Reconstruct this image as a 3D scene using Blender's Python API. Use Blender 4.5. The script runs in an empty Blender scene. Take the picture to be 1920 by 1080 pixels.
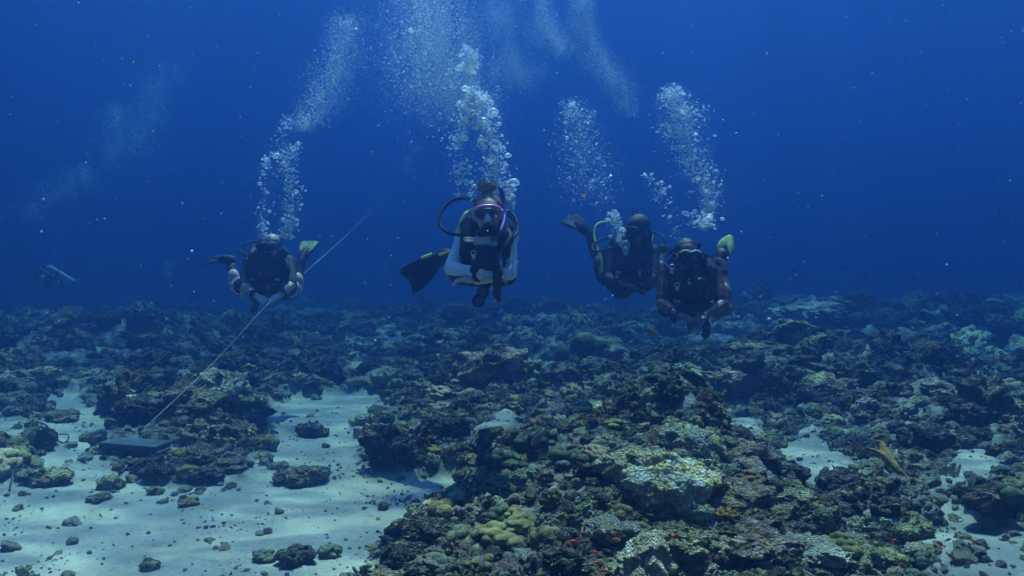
import bpy, bmesh, math, random
import numpy as np
from mathutils import Vector, Matrix

SC = bpy.context.scene
COL = SC.collection
rnd = random.Random(7)
R = math.radians

# ------------------------------------------------------------------ camera, world, sun, exposure
F_PX, CAM_Z, PITCH = 1598.0, 1.3, math.atan(15 / 1598.0)
cam = bpy.data.objects.new('camera', bpy.data.cameras.new('camera'))
COL.objects.link(cam)
cam.location = (0, 0, CAM_Z)
cam.rotation_euler = (R(90) - PITCH, 0, 0)
cam.data.sensor_width = 36
cam.data.lens = F_PX / 1920 * 36
cam.data.clip_start = 0.05
cam.data.clip_end = 400
SC.camera = cam

SUN_EL, SUN_AZ = R(73), R(8)            # azimuth measured from +Y towards +X
W = bpy.data.worlds.new('World')
SC.world = W
W.use_nodes = True
wn = W.node_tree.nodes
sky = wn.new('ShaderNodeTexSky')
sky.sky_type = 'NISHITA'
sky.sun_disc = False
sky.sun_elevation = SUN_EL
sky.sun_rotation = SUN_AZ
W.node_tree.links.new(sky.outputs[0], wn['Background'].inputs[0])
wn['Background'].inputs[1].default_value = 0.05

sun_d = bpy.data.lights.new('sun', 'SUN')
sun_d.energy = 5.0
sun_d.angle = R(0.5)
sun_d.color = (1.0, 0.74, 0.58)
sun = bpy.data.objects.new('sun', sun_d)
COL.objects.link(sun)
sdir = Vector((math.sin(SUN_AZ) * math.cos(SUN_EL), math.cos(SUN_AZ) * math.cos(SUN_EL), math.sin(SUN_EL)))
sun.rotation_euler = sdir.to_track_quat('Z', 'Y').to_euler()
sun.location = sdir * 30

SC.view_settings.view_transform = 'Standard'
SC.view_settings.look = 'None'
SC.view_settings.gamma = 1
SC.view_settings.exposure = 2.38
SC.render.engine = 'CYCLES'
cy = SC.cycles
cy.use_denoising = True
cy.denoiser = 'OPENIMAGEDENOISE'
cy.max_bounces = 8
cy.diffuse_bounces = 2
cy.glossy_bounces = 3
cy.transmission_bounces = 4
cy.volume_bounces = 1
cy.transparent_max_bounces = 24
cy.sample_clamp_indirect = 4
cy.use_adaptive_sampling = True
cy.adaptive_threshold = 0.015

# ------------------------------------------------------------------ helpers
CP, SP = math.cos(PITCH), math.sin(PITCH)


def ray(u, v):
    u, v = float(u), float(v)
    x, y, z = (u - 960) / F_PX, 1.0, -(v - 540) / F_PX
    return Vector((x, y * CP + z * SP, -y * SP + z * CP))


def at(u, v, Y):
    d = ray(u, v)
    return Vector((0, 0, CAM_Z)) + d * (float(Y) / d.y)


def tag(o, label=None, cat=None, group=None, kind=None):
    if label: o['label'] = label
    if cat: o['category'] = cat
    if group: o['group'] = group
    if kind: o['kind'] = kind
    return o


def empty(name, loc, label, cat, group=None):
    o = bpy.data.objects.new(name, None)
    COL.objects.link(o)
    o.location = loc
    o.empty_display_size = 0.1
    return tag(o, label, cat, group)


def link(name, me, mat=None, parent=None, smooth=True):
    o = bpy.data.objects.new(name, me)
    COL.objects.link(o)
    if mat is not None:
        me.materials.clear()
        for m in (mat if isinstance(mat, (list, tuple)) else [mat]):
            me.materials.append(m)
    if smooth:
        me.polygons.foreach_set('use_smooth', np.ones(len(me.polygons), dtype=bool))
    if parent is not None:
        o.parent = parent
    return o


def mesh_np(name, co, faces):
    """co (N,3); faces list of tuples or (M,k) array"""
    me = bpy.data.meshes.new(name)
    if isinstance(faces, np.ndarray):
        k = faces.shape[1]
        me.vertices.add(len(co)); me.vertices.foreach_set('co', np.asarray(co, dtype=np.float32).ravel())
        me.loops.add(faces.size); me.loops.foreach_set('vertex_index', faces.astype(np.int32).ravel())
        me.polygons.add(len(faces))
        me.polygons.foreach_set('loop_start', np.arange(0, faces.size, k, dtype=np.int32))
        me.update(calc_edges=True)
        me.validate()
    else:
        me.from_pydata([tuple(c) for c in co], [], faces)
    return me


# ---- noise
_rs = np.random.RandomState(3)
_perm = _rs.permutation(256)
_perm = np.concatenate([_perm, _perm, _perm])
_g = _rs.normal(size=(256, 3)); _g /= np.linalg.norm(_g, axis=1)[:, None]


def perlin(p):
    p = np.asarray(p, dtype=np.float64)
    i = np.floor(p).astype(np.int64); f = p - i
    w = f * f * f * (f * (f * 6 - 15) + 10)
    out = 0
    for dx in (0, 1):
        for dy in (0, 1):
            for dz in (0, 1):
                h = _perm[_perm[_perm[(i[:, 0] + dx) & 255] + ((i[:, 1] + dy) & 255)] + ((i[:, 2] + dz) & 255)]
                d = f - np.array([dx, dy, dz])
                n = (d * _g[h]).sum(1)
                wx = w[:, 0] if dx else 1 - w[:, 0]
                wy = w[:, 1] if dy else 1 - w[:, 1]
                wz = w[:, 2] if dz else 1 - w[:, 2]
                out = out + n * wx * wy * wz
    return out * 1.5


def fbm(p, octs=4, gain=.5, ridged=False):
    p = np.asarray(p, dtype=np.float64)
    a, s, o = 1.0, 0.0, 0
    for k in range(octs):
        n = perlin(p * (2.03 ** k) + k * 17.3)
        if ridged: n = 1 - 2 * np.abs(n)
        o = o + a * n; s += a; a *= gain
    return o / s


_wp = _rs.rand(256, 3)


def worley(p):
    p = np.asarray(p, dtype=np.float64)
    i = np.floor(p).astype(np.int64)
    f1 = np.full(len(p), 9.0); f2 = f1.copy()
    for dx in (-1, 0, 1):
        for dy in (-1, 0, 1):
            for dz in (-1, 0, 1):
                c = i + np.array([dx, dy, dz])
                h = _perm[_perm[_perm[c[:, 0] & 255] + (c[:, 1] & 255)] + (c[:, 2] & 255)]
                d = np.linalg.norm(c + _wp[h] - p, axis=1)
                m = d < f1
                f2 = np.where(m, f1, np.minimum(f2, d)); f1 = np.where(m, d, f1)
    return f1, f2


# ------------------------------------------------------------------ materials
def mat_new(name):
    m = bpy.data.materials.new(name)
    m.use_nodes = True
    nt = m.node_tree
    return m, nt, nt.nodes['Principled BSDF']


def simple(name, col, rough=.6, metal=0.0, noise=0.0, nscale=20.0, spec=None, bump=0.0):
    m, nt, b = mat_new(name)
    b.inputs['Base Color'].default_value = (*col, 1)
    b.inputs['Roughness'].default_value = rough
    b.inputs['Metallic'].default_value = metal
    if spec is not None: b.inputs['Specular IOR Level'].default_value = spec
    if noise or bump:
        tc = nt.nodes.new('ShaderNodeTexCoord'); n = nt.nodes.new('ShaderNodeTexNoise')
        n.inputs['Scale'].default_value = nscale; n.inputs['Detail'].default_value = 5
        nt.links.new(tc.outputs['Object'], n.inputs['Vector'])
        if noise:
            r = nt.nodes.new('ShaderNodeValToRGB')
            r.color_ramp.elements[0].position = .3; r.color_ramp.elements[1].position = .7
            r.color_ramp.elements[0].color = (*[c * (1 - noise) for c in col], 1)
            r.color_ramp.elements[1].color = (*[min(1, c * (1 + noise)) for c in col], 1)
            nt.links.new(n.outputs['Fac'], r.inputs['Fac']); nt.links.new(r.outputs['Color'], b.inputs['Base Color'])
        if bump:
            bp = nt.nodes.new('ShaderNodeBump'); bp.inputs['Strength'].default_value = bump; bp.inputs['Distance'].default_value = .01
            nt.links.new(n.outputs['Fac'], bp.inputs['Height']); nt.links.new(bp.outputs['Normal'], b.inputs['Normal'])
    return m


def ramp(nt, stops):
    r = nt.nodes.new('ShaderNodeValToRGB')
    e = r.color_ramp.elements
    while len(e) > 1: e.remove(e[-1])
    e[0].position = stops[0][0]; e[0].color = (*stops[0][1], 1)
    for p, c in stops[1:]:
        x = e.new(p); x.color = (*c, 1)
    return r


GAIN = 2.1


def rock_mat(name, pal, scale=2.2, bump=1.0, bscale=14, hue_var=.04, val_var=.5, tint_mix=.65, dust=.75):
    """encrusted reef rock: large colour patches broken by finer mottling, pits and crust"""
    m, nt, b = mat_new(name)
    N, L = nt.nodes.new, nt.links.new
    tc = N('ShaderNodeTexCoord'); oi = N('ShaderNodeObjectInfo')
    off = N('ShaderNodeVectorMath'); off.operation = 'MULTIPLY_ADD'
    L(oi.outputs['Random'], off.inputs[0]); off.inputs[1].default_value = (37, 51, 23); L(tc.outputs['Object'], off.inputs[2])
    n1 = N('ShaderNodeTexNoise'); n1.inputs['Scale'].default_value = scale; n1.inputs['Detail'].default_value = 7; n1.inputs['Roughness'].default_value = .68; n1.inputs['Distortion'].default_value = .7
    n2 = N('ShaderNodeTexNoise'); n2.inputs['Scale'].default_value = scale * 5.5; n2.inputs['Detail'].default_value = 6; n2.inputs['Roughness'].default_value = .7
    v = N('ShaderNodeTexVoronoi'); v.inputs['Scale'].default_value = bscale
    for t in (n1, n2, v): L(off.outputs[0], t.inputs['Vector'])
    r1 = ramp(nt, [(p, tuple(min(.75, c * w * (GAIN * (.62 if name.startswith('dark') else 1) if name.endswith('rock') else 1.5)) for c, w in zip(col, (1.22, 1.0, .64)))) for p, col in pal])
    L(n1.outputs['Fac'], r1.inputs['Fac'])
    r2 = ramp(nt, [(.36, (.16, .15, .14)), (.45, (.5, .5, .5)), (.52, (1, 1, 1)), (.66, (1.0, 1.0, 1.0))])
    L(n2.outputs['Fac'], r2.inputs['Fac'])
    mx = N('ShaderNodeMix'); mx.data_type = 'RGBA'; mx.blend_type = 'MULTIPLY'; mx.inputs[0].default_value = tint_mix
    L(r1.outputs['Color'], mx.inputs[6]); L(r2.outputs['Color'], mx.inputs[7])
    hs = N('ShaderNodeHueSaturation')
    def rng(lo, hi, k):
        a = N('ShaderNodeMath'); a.operation = 'MULTIPLY'; a.inputs[1].default_value = k; L(oi.outputs['Random'], a.inputs[0])
        f = N('ShaderNodeMath'); f.operation = 'FRACT'; L(a.outputs[0], f.inputs[0])
        mr = N('ShaderNodeMapRange'); mr.inputs[3].default_value = lo; mr.inputs[4].default_value = hi; L(f.outputs[0], mr.inputs[0])
        return mr.outputs[0]
    L(rng(.5 - hue_var, .5 + hue_var, 13.7), hs.inputs['Hue'])
    L(rng(1 - val_var, 1 + val_var * .7, 7.3), hs.inputs['Value'])
    L(mx.outputs[2], hs.inputs['Color'])
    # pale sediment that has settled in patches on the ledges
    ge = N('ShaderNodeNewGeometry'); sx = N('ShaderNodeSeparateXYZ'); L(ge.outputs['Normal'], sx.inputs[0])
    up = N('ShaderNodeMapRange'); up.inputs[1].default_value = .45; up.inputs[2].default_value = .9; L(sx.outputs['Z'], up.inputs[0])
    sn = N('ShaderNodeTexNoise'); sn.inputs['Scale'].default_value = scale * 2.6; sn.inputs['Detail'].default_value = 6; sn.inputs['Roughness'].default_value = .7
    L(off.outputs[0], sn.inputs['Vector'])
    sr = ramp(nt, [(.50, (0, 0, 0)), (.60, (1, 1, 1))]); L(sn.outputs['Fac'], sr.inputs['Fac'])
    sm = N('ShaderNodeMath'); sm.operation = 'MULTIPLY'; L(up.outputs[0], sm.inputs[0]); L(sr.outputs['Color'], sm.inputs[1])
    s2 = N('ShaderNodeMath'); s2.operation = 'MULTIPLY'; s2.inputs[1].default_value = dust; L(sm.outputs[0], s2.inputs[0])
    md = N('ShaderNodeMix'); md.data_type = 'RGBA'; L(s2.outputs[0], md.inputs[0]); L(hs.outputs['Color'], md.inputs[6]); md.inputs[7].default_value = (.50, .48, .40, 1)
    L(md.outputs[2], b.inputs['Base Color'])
    b.inputs['Roughness'].default_value = .9
    b.inputs['Specular IOR Level'].default_value = .15
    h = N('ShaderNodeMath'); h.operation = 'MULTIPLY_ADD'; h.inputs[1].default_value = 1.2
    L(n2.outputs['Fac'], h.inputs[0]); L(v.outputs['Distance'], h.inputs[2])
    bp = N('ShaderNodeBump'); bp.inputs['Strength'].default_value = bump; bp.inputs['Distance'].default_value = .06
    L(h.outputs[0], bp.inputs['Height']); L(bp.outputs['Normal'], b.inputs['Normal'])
    return m


M = {}
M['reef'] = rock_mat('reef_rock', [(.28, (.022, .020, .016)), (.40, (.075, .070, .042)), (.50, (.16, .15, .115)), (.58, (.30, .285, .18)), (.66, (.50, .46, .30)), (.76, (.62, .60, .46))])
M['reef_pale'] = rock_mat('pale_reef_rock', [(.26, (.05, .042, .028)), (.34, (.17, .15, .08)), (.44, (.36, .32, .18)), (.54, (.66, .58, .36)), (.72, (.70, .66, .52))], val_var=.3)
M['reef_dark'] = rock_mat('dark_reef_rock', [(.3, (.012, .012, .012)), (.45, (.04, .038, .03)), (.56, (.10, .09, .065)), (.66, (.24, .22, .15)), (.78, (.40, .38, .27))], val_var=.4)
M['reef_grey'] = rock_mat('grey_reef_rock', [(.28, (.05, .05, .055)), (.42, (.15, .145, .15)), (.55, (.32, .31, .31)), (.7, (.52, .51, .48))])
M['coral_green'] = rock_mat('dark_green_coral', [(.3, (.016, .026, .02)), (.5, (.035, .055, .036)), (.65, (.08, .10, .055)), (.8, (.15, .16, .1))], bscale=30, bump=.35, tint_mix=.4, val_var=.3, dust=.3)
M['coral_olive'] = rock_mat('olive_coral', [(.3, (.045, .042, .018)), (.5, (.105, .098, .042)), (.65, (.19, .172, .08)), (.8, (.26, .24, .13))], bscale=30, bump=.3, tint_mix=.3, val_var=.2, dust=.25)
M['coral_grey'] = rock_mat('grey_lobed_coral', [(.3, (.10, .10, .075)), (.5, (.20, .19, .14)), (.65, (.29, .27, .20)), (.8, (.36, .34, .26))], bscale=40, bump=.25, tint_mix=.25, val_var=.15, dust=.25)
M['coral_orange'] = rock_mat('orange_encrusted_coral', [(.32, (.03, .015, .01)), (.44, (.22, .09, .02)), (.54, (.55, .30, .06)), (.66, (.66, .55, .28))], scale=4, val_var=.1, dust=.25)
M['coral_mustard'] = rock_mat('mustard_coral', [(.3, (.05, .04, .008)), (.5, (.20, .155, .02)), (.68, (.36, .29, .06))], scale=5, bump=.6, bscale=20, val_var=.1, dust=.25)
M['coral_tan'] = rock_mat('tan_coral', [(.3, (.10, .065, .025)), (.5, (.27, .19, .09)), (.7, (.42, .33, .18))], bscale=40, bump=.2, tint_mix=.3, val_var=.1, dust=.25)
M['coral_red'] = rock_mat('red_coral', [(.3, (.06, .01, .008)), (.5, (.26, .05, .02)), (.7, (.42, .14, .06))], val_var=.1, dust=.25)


def sand_mat():
    m, nt, b = mat_new('sand_and_rubble_bed')
    N, L = nt.nodes.new, nt.links.new
    tc = N('ShaderNodeTexCoord')
    a = N('ShaderNodeAttribute'); a.attribute_name = 'reef'
    # sand
    n1 = N('ShaderNodeTexNoise'); n1.inputs['Scale'].default_value = 2.6; n1.inputs['Detail'].default_value = 6; n1.inputs['Roughness'].default_value = .6
    n2 = N('ShaderNodeTexNoise'); n2.inputs['Scale'].default_value = 38; n2.inputs['Detail'].default_value = 4; n2.inputs['Roughness'].default_value = .7
    v = N('ShaderNodeTexVoronoi'); v.inputs['Scale'].default_value = 26; v.inputs['Randomness'].default_value = 1
    for t in (n1, n2, v): L(tc.outputs['Object'], t.inputs['Vector'])
    r1 = ramp(nt, [(.3, (.20, .195, .145)), (.5, (.28, .27, .20)), (.7, (.36, .35, .265))])
    L(n1.outputs['Fac'], r1.inputs['Fac'])
    r2 = ramp(nt, [(.30, (.55, .55, .55)), (.44, (.9, .9, .9)), (.6, (1, 1, 1))])
    L(n2.outputs['Fac'], r2.inputs['Fac'])
    r3 = ramp(nt, [(.05, (.3, .29, .27)), (.13, (1, 1, 1))])       # scattered dark grains and shell bits
    L(v.outputs['Distance'], r3.inputs['Fac'])
    gate = ramp(nt, [(.5, (0, 0, 0)), (.58, (1, 1, 1))])
    n4 = N('ShaderNodeTexNoise'); n4.inputs['Scale'].default_value = 5; L(tc.outputs['Object'], n4.inputs['Vector'])
    L(n4.outputs['Fac'], gate.inputs['Fac'])
    m1 = N('ShaderNodeMix'); m1.data_type = 'RGBA'; m1.blend_type = 'MULTIPLY'; m1.inputs[0].default_value = 1
    L(r1.outputs['Color'], m1.inputs[6]); L(r2.outputs['Color'], m1.inputs[7])
    m2 = N('ShaderNodeMix'); m2.data_type = 'RGBA'; m2.blend_type = 'MULTIPLY'
    L(gate.outputs['Color'], m2.inputs[0]); L(m1.outputs[2], m2.inputs[6]); L(r3.outputs['Color'], m2.inputs[7])
    # rubble floor
    n3 = N('ShaderNodeTexNoise'); n3.inputs['Scale'].default_value = 7; n3.inputs['Detail'].default_value = 8; n3.inputs['Roughness'].default_value = .75; n3.inputs['Distortion'].default_value = .5
    L(tc.outputs['Object'], n3.inputs['Vector'])
    r4 = ramp(nt, [(.32, (.014, .013, .011)), (.44, (.06, .056, .042)), (.52, (.22, .21, .155)), (.62, (.42, .40, .30)), (.74, (.6, .57, .46))])
    L(n3.outputs['Fac'], r4.inputs['Fac'])
    mx = N('ShaderNodeMix'); mx.data_type = 'RGBA'
    L(a.outputs['Fac'], mx.inputs[0]); L(m2.outputs[2], mx.inputs[6]); L(r4.outputs['Color'], mx.inputs[7])
    L(mx.outputs[2], b.inputs['Base Color'])
    b.inputs['Roughness'].default_value = .95
    b.inputs['Specular IOR Level'].default_value = .1
    h = N('ShaderNodeMath'); h.operation = 'MULTIPLY_ADD'; h.inputs[1].default_value = .35
    L(n2.outputs['Fac'], h.inputs[0]); L(n3.outputs['Fac'], h.inputs[2])
    bp = N('ShaderNodeBump'); bp.inputs['Distance'].default_value = .05
    bs = N('ShaderNodeMapRange'); bs.inputs[3].default_value = .35; bs.inputs[4].default_value = 1.0; L(a.outputs['Fac'], bs.inputs[0])
    L(bs.outputs[0], bp.inputs['Strength']); L(h.outputs[0], bp.inputs['Height']); L(bp.outputs['Normal'], b.inputs['Normal'])
    return m


M['bed'] = sand_mat()

# ------------------------------------------------------------------ the seabed (one sheet to the horizon)
def gpt(u, v):
    d = ray(u, v)
    t = CAM_Z / -d.z
    return (d.x * t, d.y * t)



SAND_PX = [
    [(-900, 1300), (-700, 930), (-200, 880), (0, 905), (60, 915), (130, 880), (195, 868), (250, 900), (330, 905), (430, 905), (500, 850), (560, 815), (640, 812), (690, 830), (672, 868), (770, 890), (885, 885), (850, 940), (790, 965), (740, 1010), (700, 1075), (640, 1300)],
    [(470, 775), (560, 748), (640, 742), (712, 746), (722, 768), (690, 790), (640, 835), (520, 850), (480, 820)],
    [(70, 748), (150, 732), (165, 760), (235, 795), (190, 840), (150, 875), (60, 915), (60, 830), (90, 790)],
    [(-60, 790), (60, 785), (50, 840), (-60, 850)],
    [(915, 795), (962, 782), (962, 815), (880, 835)],
    [(770, 800), (830, 785), (835, 830), (780, 838)],
    [(1335, 838), (1395, 770), (1420, 798), (1395, 850)],
    [(1470, 850), (1520, 805), (1570, 850), (1600, 890), (1560, 945), (1495, 920)],
    [(1725, 925), (1795, 862), (1895, 866), (1895, 910), (1790, 940)],
    [(1735, 1062), (1770, 1042), (1815, 1056), (1828, 1076), (1745, 1084)],
    [(640, 700), (700, 690), (720, 700), (660, 712)],
    [(1380, 660), (1450, 652), (1460, 664), (1400, 672)],
]
SAND = [np.array([gpt(u, v) for (u, v) in poly]) for poly in SAND_PX]


def poly_sd(P, poly):
    """signed distance, positive inside"""
    n = len(poly); d = np.full(len(P), 1e9); inside = np.zeros(len(P), bool)
    for i in range(n):
        a, b = poly[i], poly[(i + 1) % n]
        e = b - a; w = P - a
        t = np.clip((w @ e) / (e @ e), 0, 1)
        d = np.minimum(d, np.linalg.norm(w - t[:, None] * e, axis=1))
        c = ((a[1] > P[:, 1]) != (b[1] > P[:, 1]))
        with np.errstate(divide='ignore', invalid='ignore'):
            xi = a[0] + (P[:, 1] - a[1]) / (b[1] - a[1] + 1e-12) * e[0]
        inside ^= c & (P[:, 0] < xi)
    return np.where(inside, d, -d)


MOUNDS = [  # px u, v of base, radius m, height m
    (1290, 900, .85, .56), (1190, 1010, .8, .34), (1520, 640, 3.2, .62), (1820, 640, 1.6, .45), (1900, 610, 4.0, .5),
    (1650, 720, 1.2, .35), (340, 800, .55, .18), (1110, 690, .8, .2), (985, 885, .45, .14), (1640, 915, .5, .2),
    (1430, 735, 1.4, .35), (250, 650, 3.0, .4), (900, 625, 4.0, .35), (1720, 800, .8, .25), (1900, 985, .5, .3)]
MW = [(*gpt(u, v), r, h) for (u, v, r, h) in MOUNDS]


def reef_mask(P):
    s = np.full(len(P), -1e9)
    for poly in SAND: s = np.maximum(s, poly_sd(P, poly))
    q = np.c_[P * 2.2, np.zeros(len(P))]
    dist = np.hypot(P[:, 0], P[:, 1])
    s = s + (fbm(q, 4) * .16 + fbm(q * 4.1 + 9, 3) * .05) * np.clip(dist / 6, .6, 3)
    # stray sand pockets further out
    t = fbm(np.c_[P * .42, np.full(len(P), 4.4)], 3)
    s = np.maximum(s, (t - .36) * 1.5)
    return np.clip(.5 - s / .10, 0, 1)


def height(P):
    P = np.asarray(P, dtype=np.float64)
    m = reef_mask(P)
    q = np.c_[P, np.zeros(len(P))]
    dist = np.hypot(P[:, 0], P[:, 1])
    base = fbm(q * .22 + 5, 3) * .12 * np.clip((dist - 3) / 6, 0, 1) - .003 * np.clip(dist - 11, 0, 60)
    sand = fbm(q * 1.4, 3) * .03 + fbm(np.c_[P[:, 0] * 1.2, P[:, 1] * 3.6, q[:, 2]], 2) * .012
    amp = np.clip(dist / 9, .55, 2.2)
    reef = .02 + amp * (fbm(q * .55 + 31, 3) * .20 + (fbm(q * 1.7 + 7, 4, .55, True) - .25) * .12) + fbm(q * 5.1, 4, .6) * .07
    for (x, y, r, h) in MW:
        g = np.exp(-((P[:, 0] - x) ** 2 + (P[:, 1] - y) ** 2) / (r * r) * 1.3)
        reef = reef + h * g * (1 + .35 * fbm(q * 2.3 + 3, 3))
    lift = np.full(len(P), -1e9)
    for poly in SAND[4:]: lift = np.maximum(lift, poly_sd(P, poly))
    reef = reef * np.clip(-lift / .7, .2, 1)
    sand = sand + .07 * np.clip((lift + .5) / .4, 0, 1) * np.clip(dist / 6, .6, 1.6)
    return base + sand * (1 - m) + m * np.maximum(reef, -.12)


def hz(x, y):
    return float(height(np.array([[x, y]]))[0])


def ground_hit(u, v):
    d = ray(u, v); t = np.linspace(1.5, 60, 900) ** 1.0
    P = np.c_[d.x * t, d.y * t]; z = CAM_Z + d.z * t
    h = height(P)
    k = np.argmax(z <= h)
    if z[k] > h[k]: k = len(t) - 1
    return Vector((P[k, 0], P[k, 1], h[k]))


def build_seabed():
    nr, na = 560, 760
    s = np.linspace(0, 1, nr)
    r = 1.2 * (95 / 1.2) ** s
    a1 = np.linspace(-1, 1, na)
    ang = a1 * R(52) * (1 - .0) + np.sign(a1) * np.clip(np.abs(a1) - .86, 0, 1) / .14 * R(128)
    A, RR = np.meshgrid(ang, r)
    P = np.c_[(RR * np.sin(A)).ravel(), (RR * np.cos(A)).ravel()]
    z = height(P)
    co = np.c_[P, z]
    idx = np.arange(nr * na).reshape(nr, na)
    f = np.c_[idx[:-1, :-1].ravel(), idx[:-1, 1:].ravel(), idx[1:, 1:].ravel(), idx[1:, :-1].ravel()]
    # close the middle
    c = len(co); co = np.r_[co, [[0, 0, 0]]]
    me = mesh_np('seabed', co, f)
    bm = bmesh.new(); bm.from_mesh(me); bm.verts.ensure_lookup_table()
    cv = bm.verts[c]
    for j in range(na - 1):
        bm.faces.new((cv, bm.verts[j + 1], bm.verts[j]))
    bm.to_mesh(me); bm.free()
    at_ = me.attributes.new('reef', 'FLOAT', 'POINT')
    at_.data.foreach_set('value', np.r_[reef_mask(P), [0]].astype(np.float32))
    o = link('seabed', me, M['bed'])
    tag(o, kind='structure')
    # normals up
    if me.polygons[10].normal.z < 0: me.flip_normals()
    return o


build_seabed()

# water surface far overhead: lets the sun through in a rippled pattern, mirrors the sea beyond Snell's window
TOP = 10.0


def build_surface():
    m = bpy.data.materials.new('rippled_water_surface'); m.use_nodes = True
    nt = m.node_tree; nt.nodes.clear(); N, L = nt.nodes.new, nt.links.new
    tc = N('ShaderNodeTexCoord')
    mp = N('ShaderNodeMapping'); mp.inputs['Scale'].default_value = (.9, 1.7, 1); mp.inputs['Rotation'].default_value = (0, 0, R(24))
    L(tc.outputs['Object'], mp.inputs['Vector'])
    n = N('ShaderNodeTexNoise'); n.inputs['Scale'].default_value = 1.5; n.inputs['Detail'].default_value = 3; n.inputs['Distortion'].default_value = 1.1; n.inputs['Roughness'].default_value = .5
    L(mp.outputs[0], n.inputs['Vector'])
    r = ramp(nt, [(.41, (.46, .46, .46)), (.51, (.56, .56, .56)), (.575, (.88, .88, .88)), (.62, (1, 1, 1))])
    L(n.outputs['Fac'], r.inputs['Fac'])
    t = N('ShaderNodeBsdfTransparent'); L(r.outputs['Color'], t.inputs['Color'])
    g = N('ShaderNodeBsdfGlossy'); g.inputs['Roughness'].default_value = .12; g.inputs['Color'].default_value = (.9, .9, .9, 1)
    geo = N('ShaderNodeNewGeometry'); d = N('ShaderNodeVectorMath'); d.operation = 'DOT_PRODUCT'
    L(geo.outputs['Incoming'], d.inputs[0]); L(geo.outputs['True Normal'], d.inputs[1])
    ab = N('ShaderNodeMath'); ab.operation = 'ABSOLUTE'; L(d.outputs['Value'], ab.inputs[0])
    mr = N('ShaderNodeMapRange'); mr.inputs[1].default_value = .60; mr.inputs[2].default_value = .70; mr.inputs[3].default_value = 1; mr.inputs[4].default_value = 0.02
    L(ab.outputs[0], mr.inputs[0])
    ms = N('ShaderNodeMixShader'); L(mr.outputs[0], ms.inputs[0]); L(t.outputs[0], ms.inputs[1]); L(g.outputs[0], ms.inputs[2])
    out = N('ShaderNodeOutputMaterial'); L(ms.outputs[0], out.inputs['Surface'])
    me = mesh_np('water_surface', [(-94, -94, TOP), (94, -94, TOP), (94, 94, TOP), (-94, 94, TOP)], [(0, 1, 2, 3)])
    o = link('water_surface', me, m, smooth=False)
    tag(o, kind='structure')


build_surface()


def build_haze():
    m = bpy.data.materials.new('sea_water_haze'); m.use_nodes = True
    nt = m.node_tree; nt.nodes.clear()
    pv = nt.nodes.new('ShaderNodeVolumePrincipled')
    pv.inputs['Color'].default_value = (.055, 0.157, 0.526, 1)
    pv.inputs['Density'].default_value = 0.145
    pv.inputs['Absorption Color'].default_value = (0, 0.233, 0.840, 1)
    pv.inputs['Anisotropy'].default_value = .86
    out = nt.nodes.new('ShaderNodeOutputMaterial')
    nt.links.new(pv.outputs[0], out.inputs['Volume'])
    bm = bmesh.new(); bmesh.ops.create_cube(bm, size=1)
    me = bpy.data.meshes.new('haze'); bm.to_mesh(me); bm.free()
    o = link('haze', me, m, smooth=False)
    z0, z1 = -2.2, TOP + .3
    o.scale = (200, 200, z1 - z0)
    o.location = (0, 0, (z0 + z1) / 2)
    tag(o, kind='stuff')


build_haze()

# ------------------------------------------------------------------ reef rocks and corals: a library of shapes
_DG = bpy.context.evaluated_depsgraph_get


def ico(sub):
    bm = bmesh.new(); bmesh.ops.create_icosphere(bm, subdivisions=sub, radius=1)
    me = bpy.data.meshes.new('ico'); bm.to_mesh(me); bm.free()
    co = np.zeros(len(me.vertices) * 3); me.vertices.foreach_get('co', co)
    f = np.zeros(len(me.polygons) * 3, dtype=np.int32); me.polygons.foreach_get('vertices', f)
    bpy.data.meshes.remove(me)
    return co.reshape(-1, 3), f.reshape(-1, 3)


_ICO = {}


def ico_c(s):
    if s not in _ICO: _ICO[s] = ico(s)
    return _ICO[s]


def get_co(me):
    a = np.zeros(len(me.vertices) * 3); me.vertices.foreach_get('co', a); return a.reshape(-1, 3)


def get_no(me):
    a = np.zeros(len(me.vertices) * 3); me.vertices.foreach_get('normal', a); return a.reshape(-1, 3)


def set_co(me, co):
    me.vertices.foreach_set('co', np.asarray(co, np.float32).ravel()); me.update()


def join_parts(parts):
    cs, fs, k = [], [], 0
    for c, f in parts:
        cs.append(c); fs.append(f + k); k += len(c)
    return np.concatenate(cs), np.concatenate(fs)


def remeshed(name, parts, voxel, smooth=2):
    """union of closed triangle shells -> one continuous surface"""
    c, f = join_parts(parts)
    me = mesh_np(name + '_src', c, f)
    o = bpy.data.objects.new('tmp', me); COL.objects.link(o)
    md = o.modifiers.new('r', 'REMESH'); md.mode = 'VOXEL'; md.voxel_size = voxel
    if smooth:
        sm = o.modifiers.new('s', 'SMOOTH'); sm.factor = .5; sm.iterations = smooth
    dg = _DG(); dg.update()
    out = bpy.data.meshes.new_from_object(o.evaluated_get(dg))
    bpy.data.objects.remove(o); bpy.data.meshes.remove(me)
    out.name = name
    return out


def blob(c, r, sub=3, rot=None):
    v, f = ico_c(sub)
    v = v * np.asarray(r)
    if rot is not None: v = v @ np.array(rot).T
    return v + np.asarray(c), f


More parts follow.
